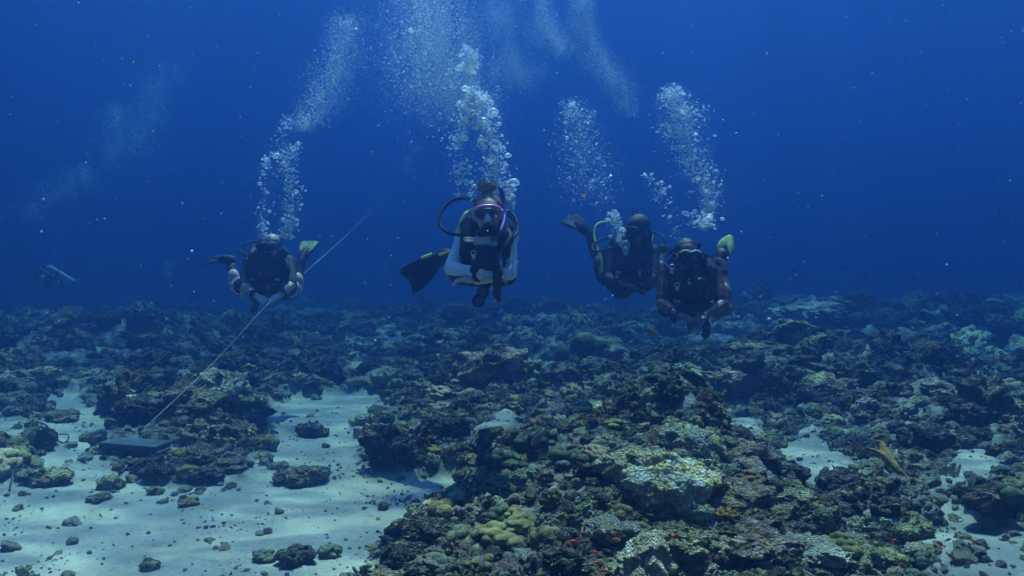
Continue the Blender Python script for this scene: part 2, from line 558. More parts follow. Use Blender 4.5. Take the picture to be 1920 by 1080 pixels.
def capsule(p0, r0, p1, r1, seg=12, rings=4):
    p0, p1 = np.asarray(p0, float), np.asarray(p1, float)
    d = p1 - p0; L = np.linalg.norm(d)
    if L < 1e-6: return blob(p0, (r0,) * 3, 2)
    d = d / L
    a = np.cross(d, [0, 0, 1.0]) if abs(d[2]) < .9 else np.cross(d, [1.0, 0, 0]); a /= np.linalg.norm(a); b = np.cross(d, a)
    prof = [(-math.cos(t) * r0, math.sin(t) * r0) for t in np.linspace(0, math.pi / 2, rings + 1)]
    prof += [(L + math.sin(t) * r1, math.cos(t) * r1) for t in np.linspace(0, math.pi / 2, rings + 1)]
    V = []; F = []
    th = np.linspace(0, 2 * math.pi, seg, endpoint=False)
    rg = [i for i, (h, r) in enumerate(prof) if r > 1e-6]
    V.append(p0 + d * prof[0][0])
    for i in rg[:]:
        h, r = prof[i]
        V.extend(p0 + d * h + r * (np.cos(t) * a + np.sin(t) * b) for t in th)
    V.append(p0 + d * prof[-1][0])
    n = len(rg)
    for j in range(seg): F.append((0, 1 + (j + 1) % seg, 1 + j))
    for i in range(n - 1):
        for j in range(seg):
            q = 1 + i * seg; w = q + seg; j2 = (j + 1) % seg
            F.append((q + j, q + j2, w + j2)); F.append((q + j, w + j2, w + j))
    last = len(V) - 1; q = 1 + (n - 1) * seg
    for j in range(seg): F.append((last, q + j, q + (j + 1) % seg))
    return np.array(V), np.array(F, dtype=np.int32)


def displace_normal(me, fn):
    co, no = get_co(me), get_no(me)
    set_co(me, co + no * fn(co)[:, None])


def warp(co, s, a, seed):
    return co + a * np.c_[perlin(co * s + seed), perlin(co * s + seed + 40), perlin(co * s + seed + 80)]


def norm_unit(me):
    """unit half-width, base at z = 0 is about a third up from the lowest point"""
    co = get_co(me)
    c = (co.max(0) + co.min(0)) / 2; co = co - c
    co /= max(np.ptp(co[:, 0]), np.ptp(co[:, 1])) / 2
    co[:, 2] -= co[:, 2].min() + np.ptp(co[:, 2]) * .22
    set_co(me, co)
    return me


def crust(co, k, seed):
    f1, f2 = worley(co * k + seed)
    return (f2 - f1)


def make_rubble(seed, sub=5, zs=.75):
    c, f = ico_c(sub)
    q = c + seed * 3.1
    r = 1 + .42 * fbm(q * 1.1, 3) + .22 * (fbm(q * 2.3, 4, .55, True) - .2)
    r = r + .30 * (.55 - worley(q * 2.2)[0]) + .15 * (.5 - worley(q * 5.2)[0]) + .06 * (.5 - worley(q * 11)[0])
    r = r + .09 * fbm(q * 8, 4, .6)
    co = c * r[:, None]
    co = warp(co, 1.4, .35, seed * 1.7)
    co[:, 2] *= zs
    return norm_unit(mesh_np('rubble_shape', co, f))


def make_boulder(seed, n=9, voxel=.045, zs=.8, rough=1.0, spread=.75):
    r_ = random.Random(seed)
    parts = [blob((0, 0, 0), (.75, .7, .55))]
    for i in range(n):
        a = r_.uniform(0, 6.283); d = r_.uniform(.3, spread); z = r_.uniform(-.35, .45) * (1.15 - d)
        s = r_.uniform(.22, .48)
        parts.append(blob((d * math.cos(a), d * math.sin(a), z), (s * r_.uniform(.8, 1.3), s * r_.uniform(.8, 1.3), s * r_.uniform(.6, 1))))
    me = remeshed('boulder_shape', parts, voxel, 1)
    def fn(c):
        q = c + seed * 2.3
        return rough * (.14 * fbm(q * 2, 3) + .20 * (.5 - worley(q * 3.6)[0]) + .12 * (.5 - worley(q * 8)[0]) + .06 * fbm(q * 9, 3, .6) - .10 * np.clip(.3 - worley(q * 4.6 + 50)[0], 0, 1) * 3)
    displace_normal(me, fn)
    co = warp(get_co(me), 2.2, .13 * rough, seed); co[:, 2] *= zs
    set_co(me, co)
    return norm_unit(me)


def make_lobed(seed, n=16, lobe=(.26, .42), zs=.75, voxel=.035, knob=.0, dome=.62):
    """massive coral: smooth rounded lobes packed over a dome"""
    r_ = random.Random(seed)
    parts = [blob((0, 0, -.05), (dome, dome, dome * .9))]
    for i in range(n):
        z = r_.uniform(-.1, 1); a = r_.uniform(0, 6.283); q = math.sqrt(max(0, 1 - z * z))
        s = r_.uniform(*lobe); d = dome * r_.uniform(.85, 1.12)
        parts.append(blob((d * q * math.cos(a), d * q * math.sin(a), d * z * .9), (s, s, s * r_.uniform(.8, 1.1))))
    me = remeshed('lobed_shape', parts, voxel, 3)
    displace_normal(me, lambda c: .03 * fbm(c * 4 + seed, 3) + knob * (.5 - worley(c * 6 + seed)[0]) + .008 * fbm(c * 22, 2))
    co = get_co(me); co[:, 2] *= zs; set_co(me, co)
    return norm_unit(me)


def make_fingers(seed, n=26, h=(.35, .75), r=(.05, .10), spread=.75, voxel=.028, lean=.5):
    r_ = random.Random(seed)
    parts = [blob((0, 0, -.05), (spread * .8, spread * .75, .2))]
    for i in range(n):
        a = r_.uniform(0, 6.283); d = spread * math.sqrt(r_.random()) * .85
        p = np.array((d * math.cos(a), d * math.sin(a), -.05)); hh = r_.uniform(*h) * (1.1 - .5 * d)
        tip = p + np.array((math.cos(a) * d * lean + r_.uniform(-.1, .1), math.sin(a) * d * lean + r_.uniform(-.1, .1), hh))
        rr = r_.uniform(*r)
        parts.append(capsule(p, rr * 1.1, tip, rr * .85))
        if r_.random() < .6:
            m_ = p * .4 + tip * .6
            parts.append(capsule(m_, rr * .8, m_ + np.array((r_.uniform(-.2, .2), r_.uniform(-.2, .2), hh * .4)), rr * .65))
    me = remeshed('finger_shape', parts, voxel, 1)
    displace_normal(me, lambda c: .025 * fbm(c * 9 + seed, 3) + .02 * (crust(c, 9, seed) - .3))
    return norm_unit(me)


def make_plate(seed, tiers=3):
    r_ = random.Random(seed)
    parts = [capsule((0, 0, -.3), .3, (0, 0, .1), .2)]
    for i in range(tiers):
        a = r_.uniform(0, 6.28); d = r_.uniform(0, .35)
        v, f = ico_c(4)
        v = v * np.array((r_.uniform(.6, .85), r_.uniform(.55, .8), .09))
        ang = np.arctan2(v[:, 1], v[:, 0])
        v = v * (1 + .16 * np.sin(ang * 5 + i) + .1 * np.sin(ang * 9 + a))[:, None] * np.array((1, 1, 1)) + 0
        v[:, 2] += .18 * (v[:, 0] ** 2 + v[:, 1] ** 2)
        parts.append((v + np.array((d * math.cos(a), d * math.sin(a), -.1 + i * .17)), f))
    me = remeshed('plate_shape', parts, .03, 1)
    displace_normal(me, lambda c: .03 * fbm(c * 6 + seed, 4, .6) + .02 * (crust(c, 8, seed) - .3))
    return norm_unit(me)


def make_knobs(seed, n=50, lobe=(.13, .24), flat=.7):
    r_ = random.Random(seed)
    parts = [blob((0, 0, -.1), (.6, .55, .4))]
    for i in range(n):
        z = r_.uniform(-.2, 1); a = r_.uniform(0, 6.283); q = math.sqrt(max(0, 1 - z * z)); d = r_.uniform(.5, .85)
        s_ = r_.uniform(*lobe)
        parts.append(blob((d * q * math.cos(a), d * q * math.sin(a), d * z * flat), (s_ * r_.uniform(.7, 1.2), s_ * r_.uniform(.7, 1.2), s_ * r_.uniform(.7, 1.4)), 2))
    me = remeshed('knob_shape', parts, .036, 0)
    displace_normal(me, lambda c: .05 * fbm(c * 5 + seed, 3, .6) + .07 * (.5 - worley(c * 7 + seed)[0]))
    return norm_unit(me)


LIB = {
    'knob': [make_knobs(90), make_knobs(91, 70, (.10, .17)), make_knobs(92, 34, (.16, .3)), make_knobs(93, 60, (.1, .2), .5)],
    'rubble': [make_rubble(i + 1, 5, [.6, .75, .9, .7, .85, .65][i]) for i in range(6)],
    'boulder': [make_boulder(20 + i, n=8 + i % 4) for i in range(8)],
    'lobed': [make_lobed(40, 16), make_lobed(41, 22, (.18, .3)), make_lobed(42, 12, (.3, .45), .85), make_lobed(43, 26, (.14, .24), knob=.03)],
    'brain': [make_lobed(50, 10, (.32, .45), .7, knob=.05), make_lobed(51, 34, (.12, .2), .8, voxel=.03)],
    'finger': [make_fingers(60), make_fingers(61, 40, (.2, .45), (.06, .1)), make_fingers(62, 18, (.5, .9), (.06, .12), .6)],
    'plate': [make_plate(70), make_plate(71, 4), make_plate(72, 2)],
    'small': [make_rubble(80 + i, 4, .7) for i in range(4)],
}

_mesh_cache = {}


def lib_mesh(kind, i, mat):
    k = (kind, i, mat)
    if k not in _mesh_cache:
        me = LIB[kind][i].copy(); me.materials.clear(); me.materials.append(M[mat])
        me.polygons.foreach_set('use_smooth', np.ones(len(me.polygons), dtype=bool))
        _mesh_cache[k] = me
    return _mesh_cache[k]


def put(name, kind, i, mat, u, v, wpx, label, cat, hz_=.8, rot=0, group=None, asp=1.0, sink=.0, tilt=0.0):
    """a rock whose foot stands where the photo shows it: (u, v) foot pixel, wpx its width in pixels"""
    p = ground_hit(u, v)
    s = wpx / F_PX * p.y / 2
    o = bpy.data.objects.new(name, lib_mesh(kind, i % len(LIB[kind]), mat))
    COL.objects.link(o)
    o.location = (p.x, p.y + s * .5, hz(p.x, p.y + s * .5) * .5 + p.z * .5 - s * sink)
    o.scale = (s, s * asp, s * hz_)
    o.rotation_euler = (tilt, tilt * .5, rot)
    tag(o, label, cat, group)
    return o


put('coral_boulder', 'boulder', 0, 'reef_dark', 738, 880, 150, 'big dark knobbly boulder standing alone at the edge of the sand', 'coral rock', 1.25, 1.0)
put('coral_boulder', 'boulder', 3, 'reef_dark', 830, 830, 95, 'craggy dark outcrop just behind the big lone boulder', 'coral rock', 1.2, 2.0)
put('massive_coral', 'lobed', 2, 'coral_green', 1092, 688, 120, 'large rounded green dome coral beneath the middle diver on the right', 'coral', 1.0, .3)
put('massive_coral', 'lobed', 0, 'coral_green', 1150, 672, 90, 'green dome coral leaning against the larger dome', 'coral', .9, 1.3)
put('massive_coral', 'lobed', 3, 'coral_green', 1118, 700, 90, 'low green lobe in front of the two dome corals', 'coral', .7, 2.3)
put('coral_boulder', 'boulder', 2, 'reef_pale', 1305, 870, 150, 'pale yellow pitted boulder crowning the foreground mound', 'coral rock', 1.15, .5, tilt=.3)
put('coral_boulder', 'boulder', 4, 'reef_pale', 1205, 925, 150, 'pale pitted boulder on the camera side of the foreground mound', 'coral rock', 1.3, 2.6)
put('coral_boulder', 'boulder', 5, 'reef_pale', 1262, 975, 190, 'wide pale encrusted rock sloping down the foreground mound', 'coral rock', 1.0, 4.2)
put('coral_boulder', 'boulder', 2, 'reef', 1225, 860, 80, 'brown crusted knob left of the pale crowning boulder', 'coral rock', 1.0, 3.2)
put('coral_boulder', 'boulder', 6, 'reef_pale', 1150, 1035, 120, 'pale yellow crusted rock above a dark hollow by the orange fish', 'coral rock', 1.0, 1.2)
put('coral_boulder', 'boulder', 7, 'reef', 1290, 1060, 170, 'grey brown crusted rock right of the lobed grey coral', 'coral rock', .8, 0.2)
put('coral_boulder', 'boulder', 0, 'reef', 1420, 1050, 230, 'broad low mottled rock in the near right foreground', 'coral rock', .55, 5.0)
put('coral_boulder', 'boulder', 3, 'reef_pale', 1530, 1070, 170, 'pale smooth sided rock at the foot of the right foreground', 'coral rock', .6, 1.0)
put('coral_boulder', 'boulder', 5, 'reef', 1380, 960, 180, 'mottled brown rock between the pale mound and the mustard coral', 'coral rock', .7, .8)
put('coral_boulder', 'boulder', 2, 'reef', 1480, 960, 150, 'low brown rock in front of the rubbly sand channel', 'coral rock', .6, 2.8)
put('grey_coral', 'brain', 0, 'coral_grey', 1222, 1085, 110, 'smooth grey lobed coral at the near edge of the reef', 'coral', .95, .4)
put('grey_coral', 'brain', 1, 'reef_grey', 1160, 1080, 50, 'small lilac grey coral lump beside the smooth lobed one', 'coral', .8, .4)
put('olive_coral', 'lobed', 1, 'coral_olive', 938, 1035, 100, 'olive yellow humped coral with a dark slot along its crest', 'coral', .8, .2)
put('olive_coral', 'lobed', 0, 'coral_olive', 967, 982, 44, 'small smooth yellow ball coral beside blue green lobes', 'coral', 1.0, 1.2)
put('olive_coral', 'lobed', 2, 'coral_olive', 905, 1075, 50, 'olive brown coral lobe below the humped yellow one', 'coral', 1.1, 2.2)
put('green_coral', 'lobed', 0, 'coral_green', 936, 997, 64, 'blue green rounded coral left of the yellow ball', 'coral', 1.1, .2)
put('green_coral', 'lobed', 1, 'coral_green', 899, 1018, 44, 'small dark green lobe at the outer edge of the yellow humps', 'coral', 1.0, 1.0)
put('green_coral', 'lobed', 3, 'coral_green', 935, 945, 60, 'dark green lobed coral stacked below the black cavern corals', 'coral', 1.2, 2.0)
put('green_coral', 'lobed', 2, 'coral_olive', 912, 940, 34, 'little cream topped coral beside the dark green lobes', 'coral', 1.1, 2.0)
put('dark_coral', 'lobed', 0, 'coral_green', 940, 885, 76, 'black green lobed coral at the sand edge of the mound', 'coral', .95, 3.0)
put('dark_coral', 'lobed', 1, 'coral_green', 1005, 855, 80, 'dark lobed coral peak in the middle of the black cluster', 'coral', 1.1, 3.7)
put('dark_coral', 'lobed', 2, 'coral_green', 1062, 882, 66, 'dark lobed coral at the right shoulder of the black cluster', 'coral', 1.0, 4.7)
put('dark_coral', 'lobed', 3, 'coral_green', 1085, 860, 52, 'green topped lobe behind the black cluster', 'coral', 1.1, 5.7)
put('grey_coral', 'brain', 0, 'reef_grey', 1160, 845, 44, 'pale round grey coral behind the brown crusted knob', 'coral', .9, 1.7)
put('grey_coral', 'brain', 0, 'reef_grey', 1130, 868, 34, 'round mauve coral ball left of the pale round one', 'coral', 1.0, 2.7)
put('mustard_coral', 'finger', 1, 'coral_mustard', 1360, 1000, 62, 'mustard green tufted coral on the mottled foreground rock', 'coral', .7, .2, sink=-.5)
put('orange_coral', 'finger', 1, 'coral_orange', 1388, 1042, 80, 'orange and yellow crust spreading over a foreground rock', 'coral', .5, 1.2, sink=-.45)
put('red_coral', 'brain', 1, 'coral_red', 1592, 1058, 38, 'rusty red encrusting patch on the pale foot rock', 'coral', .7, 1.2, sink=-.4)
# right side
put('ledge_boulder', 'boulder', 6, 'reef_dark', 1770, 855, 150, 'dark overhanging ledge rock above the right hand sand pocket', 'coral rock', 1.0, 1.0)
put('ledge_boulder', 'boulder', 1, 'reef', 1715, 890, 110, 'rounded brown topped rock with a black undercut face', 'coral rock', 1.1, 2.0)
put('ledge_boulder', 'boulder', 4, 'reef_dark', 1890, 980, 150, 'dark shaggy outcrop at the right edge of the near reef', 'coral rock', 1.1, 2.9)
put('knobby_coral', 'finger', 1, 'reef_dark', 1660, 980, 170, 'dark knobbly finger coral heap below the tan branch', 'coral', 1.0, .4)
put('knobby_coral', 'finger', 0, 'coral_olive', 1600, 860, 80, 'olive bushy coral beside the rubbly sand channel', 'coral', .9, 1.4)
put('coral_boulder', 'boulder', 7, 'reef_dark', 1580, 925, 110, 'black crusted rock left of the knobbly finger heap', 'coral rock', .9, 3.4)
put('coral_boulder', 'boulder', 2, 'reef_dark', 1460, 905, 140, 'dark brown rough rock right of the pale crowning boulder', 'coral rock', .8, 4.4)
put('round_coral', 'brain', 1, 'coral_grey', 1565, 800, 44, 'grey green round coral head beyond the sand channel', 'coral', .9, .4)
put('round_coral', 'brain', 1, 'coral_grey', 1573, 820, 32, 'small smooth round coral in front of the grey green head', 'coral', .9, 1.4)
put('coral_boulder', 'boulder', 3, 'reef', 1380, 745, 110, 'pale green crusted rock sloping behind the small sand gap', 'coral rock', .9, 3.4)
put('plate_coral', 'plate', 0, 'coral_olive', 1340, 720, 50, 'yellow green plate coral jutting from the middle reef', 'coral', .7, .4)
put('coral_boulder', 'boulder', 0, 'reef_dark', 1620, 725, 130, 'broad black outcrop in the middle distance on the right', 'coral rock', .9, 5.4)
put('coral_boulder', 'boulder', 5, 'reef_dark', 1480, 690, 160, 'dark flat topped outcrop behind the middle reef', 'coral rock', .45, 1.4)
put('coral_boulder', 'boulder', 4, 'reef', 1830, 660, 90, 'tall knobbly reef head rising on the right horizon', 'coral rock', 1.3, 2.4)
put('coral_boulder', 'boulder', 6, 'reef', 1740, 670, 110, 'leafy pale green reef head left of the tall one', 'coral rock', .8, 3.4)
put('coral_boulder', 'boulder', 1, 'reef_dark', 1895, 640, 120, 'shadowy reef mass at the far right', 'coral rock', 1.2, 4.4)
put('coral_boulder', 'boulder', 7, 'reef_grey', 1530, 612, 170, 'broad hazy reef hump on the horizon', 'coral rock', .65, 2.4)
put('coral_boulder', 'boulder', 2, 'reef_grey', 1185, 612, 40, 'small pale hazy reef spur under the right hand divers', 'coral rock', 1.0, 1.4)
# left side and the sand
put('rock_heap', 'boulder', 3, 'reef_dark', 260, 795, 130, 'dark rock at the left end of the heap holding the line', 'coral rock', .9, .4)
put('rock_heap', 'boulder', 5, 'reef', 350, 790, 150, 'crusted rock in the middle of the heap holding the line', 'coral rock', .8, 1.4)
put('rock_heap', 'boulder', 6, 'reef_pale', 432, 835, 90, 'pale yellow crusted rock at the right end of the heap', 'coral rock', .9, 2.4)
put('rock_heap', 'boulder', 0, 'reef_dark', 380, 835, 100, 'dark rock at the front of the heap holding the line', 'coral rock', .8, 3.4)
put('rock_heap', 'boulder', 1, 'reef_dark', 455, 790, 110, 'rounded dark rock behind the pale yellow one of the heap', 'coral rock', .8, 3.4)
put('green_coral', 'lobed', 1, 'coral_mustard', 330, 868, 42, 'yellow green lump coral below the heap of rocks', 'coral', 1.0, 2.4)
put('sand_rock', 'boulder', 2, 'reef_dark', 285, 912, 76, 'dark angular rock on the sand below the heap', 'coral rock', 1.0, 4.4)
put('sand_rock', 'boulder', 7, 'reef_dark', 390, 910, 76, 'low dark rock with a knob on the sand right of the angular one', 'coral rock', .8, .9)
put('sand_rock', 'lobed', 3, 'coral_green', 420, 885, 30, 'small upright dark nub on the sand beside the low rock', 'coral rock', 1.3, .9)
put('sand_rock', 'boulder', 4, 'reef_dark', 582, 822, 64, 'squarish dark brown rock alone on the upper sand', 'coral rock', 1.1, 1.9)
put('sand_rock', 'boulder', 6, 'reef', 560, 912, 110, 'cluster of lumpy grey rock in the middle of the sand', 'coral rock', .8, 2.9)
put('sand_rock', 'lobed', 3, 'reef_grey', 528, 885, 26, 'small grey nub left of the lumpy cluster on the sand', 'coral rock', 1.2, 2.9)
put('sand_rock', 'boulder', 1, 'reef', 182, 948, 50, 'low rounded stone alone on the left sand', 'coral rock', .8, 3.9)
put('sand_rock', 'boulder', 0, 'coral_olive', 350, 955, 44, 'small olive stone half buried in the middle of the sand', 'coral rock', .8, 4.9)
put('sand_rock', 'boulder', 5, 'reef', 275, 1072, 44, 'rough pale grey stone alone in the near sand', 'coral rock', .9, 5.9)
put('sand_rock', 'boulder', 3, 'reef_dark', 550, 1066, 84, 'dark knobbly rock at the bottom of the sand', 'coral rock', 1.0, .1)
put('sand_rock', 'lobed', 1, 'coral_green', 492, 1062, 50, 'green round lobes left of the dark knobbly rock', 'coral rock', .8, .1)
put('sand_rock', 'lobed', 3, 'coral_green', 612, 1048, 50, 'dark green pair of lobes right of the dark knobbly rock', 'coral rock', .9, 1.1)
put('sand_rock', 'brain', 1, 'reef_grey', 500, 1002, 22, 'little grey knob above the dark knobbly rock on the sand', 'coral rock', .9, 1.1)
put('sand_rock', 'finger', 2, 'reef_dark', 806, 945, 26, 'tiny upright dark stub standing on the sand', 'coral rock', 1.4, 1.1)
put('sand_rock', 'boulder', 2, 'reef_dark', 775, 980, 40, 'small dark stone by the reef edge below the stub', 'coral rock', .9, 2.1)
put('sand_rock', 'boulder', 4, 'reef', 740, 995, 34, 'small brown stone nearest the sand on the reef edge', 'coral rock', .9, 3.1)
put('edge_rock', 'boulder', 6, 'reef_dark', 810, 1020, 130, 'dark rock shelf at the near edge of the reef by the sand', 'coral rock', .8, 1.7)
put('edge_rock', 'boulder', 7, 'reef_dark', 760, 1060, 110, 'low dark rock at the corner where reef meets near sand', 'coral rock', .7, 2.7)
put('edge_rock', 'lobed', 0, 'coral_green', 815, 1080, 90, 'dark green rounded coral at the bottom of the reef edge', 'coral', .7, 2.7)
put('olive_coral', 'lobed', 1, 'coral_mustard', 745, 1078, 28, 'small yellow topped lobe at the bottom beside the sand', 'coral', 1.0, 2.7)
put('olive_coral', 'lobed', 3, 'coral_mustard', 805, 868, 46, 'olive lump at the right foot of the big lone boulder', 'coral', .8, 2.7)
put('olive_coral', 'lobed', 1, 'coral_olive', 885, 870, 34, 'olive nub coral left of the black cluster', 'coral', 1.0, 1.7)
put('knobby_sponge', 'lobed', 3, 'reef_dark', 75, 846, 46, 'dark lumpy column of sponge by the black cable', 'sponge', 1.9, 1.0)
put('sand_rock', 'boulder', 5, 'reef', 85, 915, 90, 'grey crusted stone at the foot of the lumpy sponge column', 'coral rock', .8, 1.0)
put('round_coral', 'lobed', 2, 'coral_olive', 15, 880, 66, 'smooth olive mound coral at the left edge', 'coral', .8, 1.0)
put('sand_rock', 'boulder', 7, 'reef', 172, 828, 54, 'rounded grey stone between the left sand pockets', 'coral rock', .8, 1.0)
put('sand_rock', 'boulder', 4, 'reef', 110, 790, 84, 'flat grey rock across the upper left sand', 'coral rock', .6, 1.0)

# ------------------------------------------------------------------ more rocks of the near reef, each an object of its own
SORTS = [  # name, kind, material, weight, label words
    ('coral_rock', 'boulder', 'reef', 5, 'mottled brown coral rock'), ('coral_rock', 'boulder', 'reef_dark', 5, 'dark crusted coral rock'),
    ('coral_rock', 'boulder', 'reef_pale', 3, 'pale yellowish coral rock'), ('coral_rock', 'knob', 'reef_grey', 3, 'grey knobbly lump of coral rubble'),
    ('coral_rock', 'knob', 'reef', 4, 'brown knobbly lump of coral rubble'), ('lobed_coral', 'lobed', 'coral_green', 2, 'dark green lobed coral'),
    ('lobed_coral', 'brain', 'coral_olive', 2, 'olive rounded coral head'), ('finger_coral', 'finger', 'coral_tan', .15, 'tan stubby finger coral'),
    ('finger_coral', 'finger', 'reef_dark', 1, 'dark stubby finger coral'), ('plate_coral', 'plate', 'reef', 1, 'brown ledge forming plate coral')]
ZONES = [((760, 1290), (930, 1080), 'in the near reef left of the mound', 34), ((1290, 1700), (930, 1080), 'in the near reef below the mound', 36),
         ((1700, 1990), (920, 1080), 'in the lower right corner of the reef', 22), ((1130, 1560), (760, 920), 'around the pale foreground mound', 36),
         ((1560, 1990), (740, 910), 'round the ledges on the right', 36), ((640, 1130), (700, 880), 'on the reef behind the sand', 36),
         ((-60, 640), (690, 850), 'on the reef behind the left sand', 40), ((1130, 1990), (660, 760), 'on the far right hand reef', 40)]


KEEP = [(240, 850, 105), (1685, 880, 85), (280, 800, 40), (75, 860, 75), (1110, 690, 110), (1222, 1075, 75), (738, 850, 100), (950, 1000, 70), (1790, 885, 60), (1360, 1000, 40), (1388, 1042, 45), (582, 815, 50)]


def collides(u, v):
    return any((u - a) ** 2 + (v - c) ** 2 < r * r for a, c, r in KEEP)


rr = random.Random(11)
ZONES.append(((1110, 1420), (840, 1070), 'on the pale foreground mound itself', 44))
PALE = [(n_, k_, m_, w_ * (7 if m_ == 'reef_pale' else .6), l_) for (n_, k_, m_, w_, l_) in SORTS] + [('coral_rock', 'knob', 'reef_pale', 9, 'pale knobbly coral rock')]  # mound weighted to pale sorts, its warm lighting partly put into rock colour
for (ux, vx, where, n) in ZONES:
    k = 0; tries = 0; SO = PALE if 'itself' in where else SORTS
    while k < n and tries < n * 6:
        tries += 1
        u, v = rr.uniform(*ux), rr.uniform(*vx)
        x, y = gpt(u, v)
        m = float(reef_mask(np.array([[x, y]]))[0])
        if m < .6 or collides(u, v): continue
        k += 1
        name, kind, mat, w, words = rr.choices(SO, [s[3] for s in SO])[0]
        wpx = (v - 560) * rr.uniform(.09, .20)
        put(name, kind, rr.randrange(9), mat, u, v, wpx, f'{words} {where}', 'coral' if 'coral' == name.split('_')[1] else 'coral rock',
            rr.uniform(.75, 1.4), rr.uniform(0, 6.28), f'{words}s {where}', rr.uniform(.8, 1.25), 0.05, rr.uniform(-.25, .25))

# ------------------------------------------------------------------ uncountable rubble over the whole reef
def scatter(name, n, seed, kinds, density, size, mat, zsq=(.7, 1.25), rmin=2.2, rmax=58, ang=56, sink=.1, on_reef=True):
    rs = np.random.RandomState(seed)
    P = np.zeros((0, 2))
    r = rmin * (rmax / rmin) ** rs.rand(n * 3); a = R(ang) * (rs.rand(n * 3) * 2 - 1)
    P = np.c_[r * np.sin(a), r * np.cos(a)]
    m = reef_mask(P)
    keep = density(P, m, rs)
    for (u_, v_, r_) in ((240, 850, .5), (240, 870, .35), (1690, 885, .3), (75, 850, .3)):
        if name == 'reef_rubble': keep &= np.hypot(*(P - np.array(gpt(u_, v_))).T) > r_
    P = P[keep][:n]; r = np.hypot(P[:, 0], P[:, 1])
    k = len(P)
    s = size(r, rs)
    if name == 'reef_rubble':
        lf = np.full(k, -1e9)
        for poly in SAND[4:]: lf = np.maximum(lf, poly_sd(P, poly))
        s = np.minimum(s, .025 + .35 * np.maximum(0, -lf))
    z = height(P) - s * sink
    me = bpy.data.meshes.new(name)
    me.vertices.add(k); me.vertices.foreach_set('co', np.c_[P, z].astype(np.float32).ravel())
    def attr(nm, ty, data, field='value'):
        at_ = me.attributes.new(nm, ty, 'POINT'); at_.data.foreach_set(field, np.asarray(data).ravel())
    attr('rot', 'FLOAT_VECTOR', np.c_[rs.normal(0, .3, k), rs.normal(0, .3, k), rs.rand(k) * 6.28].astype(np.float32), 'vector')
    attr('scl', 'FLOAT_VECTOR', np.c_[s * rs.uniform(.8, 1.25, k), s * rs.uniform(.8, 1.25, k), s * rs.uniform(*zsq, k)].astype(np.float32), 'vector')
    pick = rs.randint(0, len(kinds), k)
    dark = np.array([i for i, q in enumerate(kinds) if q[2] == 'reef_dark'] or [0])
    if name == 'reef_rubble': pick = np.where((r > 10) & (rs.rand(k) < .62), dark[rs.randint(0, len(dark), k)], pick)  # more dark rocks further out, also standing in for dimmer light there
    attr('pick', 'INT', pick.astype(np.int32))
    o = bpy.data.objects.new(name, me); COL.objects.link(o)
    tag(o, kind='stuff')
    src = bpy.data.collections.new(name + '_shapes')
    for i, (kd, j, mt) in enumerate(kinds):
        so = bpy.data.objects.new(f'shape_{i:02d}', lib_mesh(kd, j, mt)); src.objects.link(so)
    gn_instances(o, src)
    return o


def gn_instances(o, src):
    ng = bpy.data.node_groups.new('scatter', 'GeometryNodeTree')
    ng.interface.new_socket('Geometry', in_out='INPUT', socket_type='NodeSocketGeometry')
    ng.interface.new_socket('Geometry', in_out='OUTPUT', socket_type='NodeSocketGeometry')
    N, L = ng.nodes.new, ng.links.new
    gi, go = N('NodeGroupInput'), N('NodeGroupOutput')
    ci = N('GeometryNodeCollectionInfo'); ci.inputs['Collection'].default_value = src; ci.inputs['Separate Children'].default_value = True; ci.inputs['Reset Children'].default_value = True
    ip = N('GeometryNodeInstanceOnPoints'); ip.inputs['Pick Instance'].default_value = True
    def na(nm, ty):
        a = N('GeometryNodeInputNamedAttribute'); a.data_type = ty; a.inputs['Name'].default_value = nm
        return a.outputs['Attribute']
    mp = N('GeometryNodeMeshToPoints') if False else None
    L(gi.outputs[0], ip.inputs['Points']); L(ci.outputs[0], ip.inputs['Instance'])
    L(na('pick', 'INT'), ip.inputs['Instance Index']); L(na('scl', 'FLOAT_VECTOR'), ip.inputs['Scale'])
    e2r = N('FunctionNodeEulerToRotation'); L(na('rot', 'FLOAT_VECTOR'), e2r.inputs[0]); L(e2r.outputs[0], ip.inputs['Rotation'])
    L(ip.outputs[0], go.inputs[0])
    md = o.modifiers.new('scatter', 'NODES'); md.node_group = ng


RK = [('rubble', i, m) for i in range(6) for m in ('reef', 'reef_dark', 'reef_grey')] + [('boulder', i, m) for i in range(8) for m in ('reef', 'reef_dark')] + [('boulder', 1, 'reef_pale'), ('boulder', 4, 'reef_pale')]
RK += [('knob', i, m) for i in range(4) for m in ('reef', 'reef_dark', 'reef_grey', 'reef_pale')]
RK += [('lobed', 0, 'coral_green'), ('lobed', 3, 'coral_olive'), ('brain', 1, 'coral_grey'), ('finger', 0, 'coral_olive'), ('finger', 1, 'reef_grey'), ('plate', 0, 'reef'), ('plate', 1, 'reef_dark')]
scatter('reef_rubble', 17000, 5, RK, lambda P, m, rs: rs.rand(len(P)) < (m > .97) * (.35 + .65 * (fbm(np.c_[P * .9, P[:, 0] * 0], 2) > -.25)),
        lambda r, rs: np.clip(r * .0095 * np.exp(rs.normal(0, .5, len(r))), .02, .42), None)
SK = [('small', i, m) for i in range(4) for m in ('reef', 'reef_grey', 'reef_pale')]
scatter('coral_gravel', 15000, 6, SK + [('finger', 1, 'reef_pale'), ('finger', 0, 'reef_grey')], lambda P, m, rs: rs.rand(len(P)) < np.where(m > .5, .8, .03 + .6 * np.clip((fbm(np.c_[P * 1.3, P[:, 0] * 0 + 2], 3) - .12) * 3, 0, 1) + .7 * np.clip((m - .02) * 6, 0, 1)),
        lambda r, rs: np.clip(r * .0042 * np.exp(rs.normal(0, .5, len(r))), .006, .09), None, rmax=14, sink=0.12)
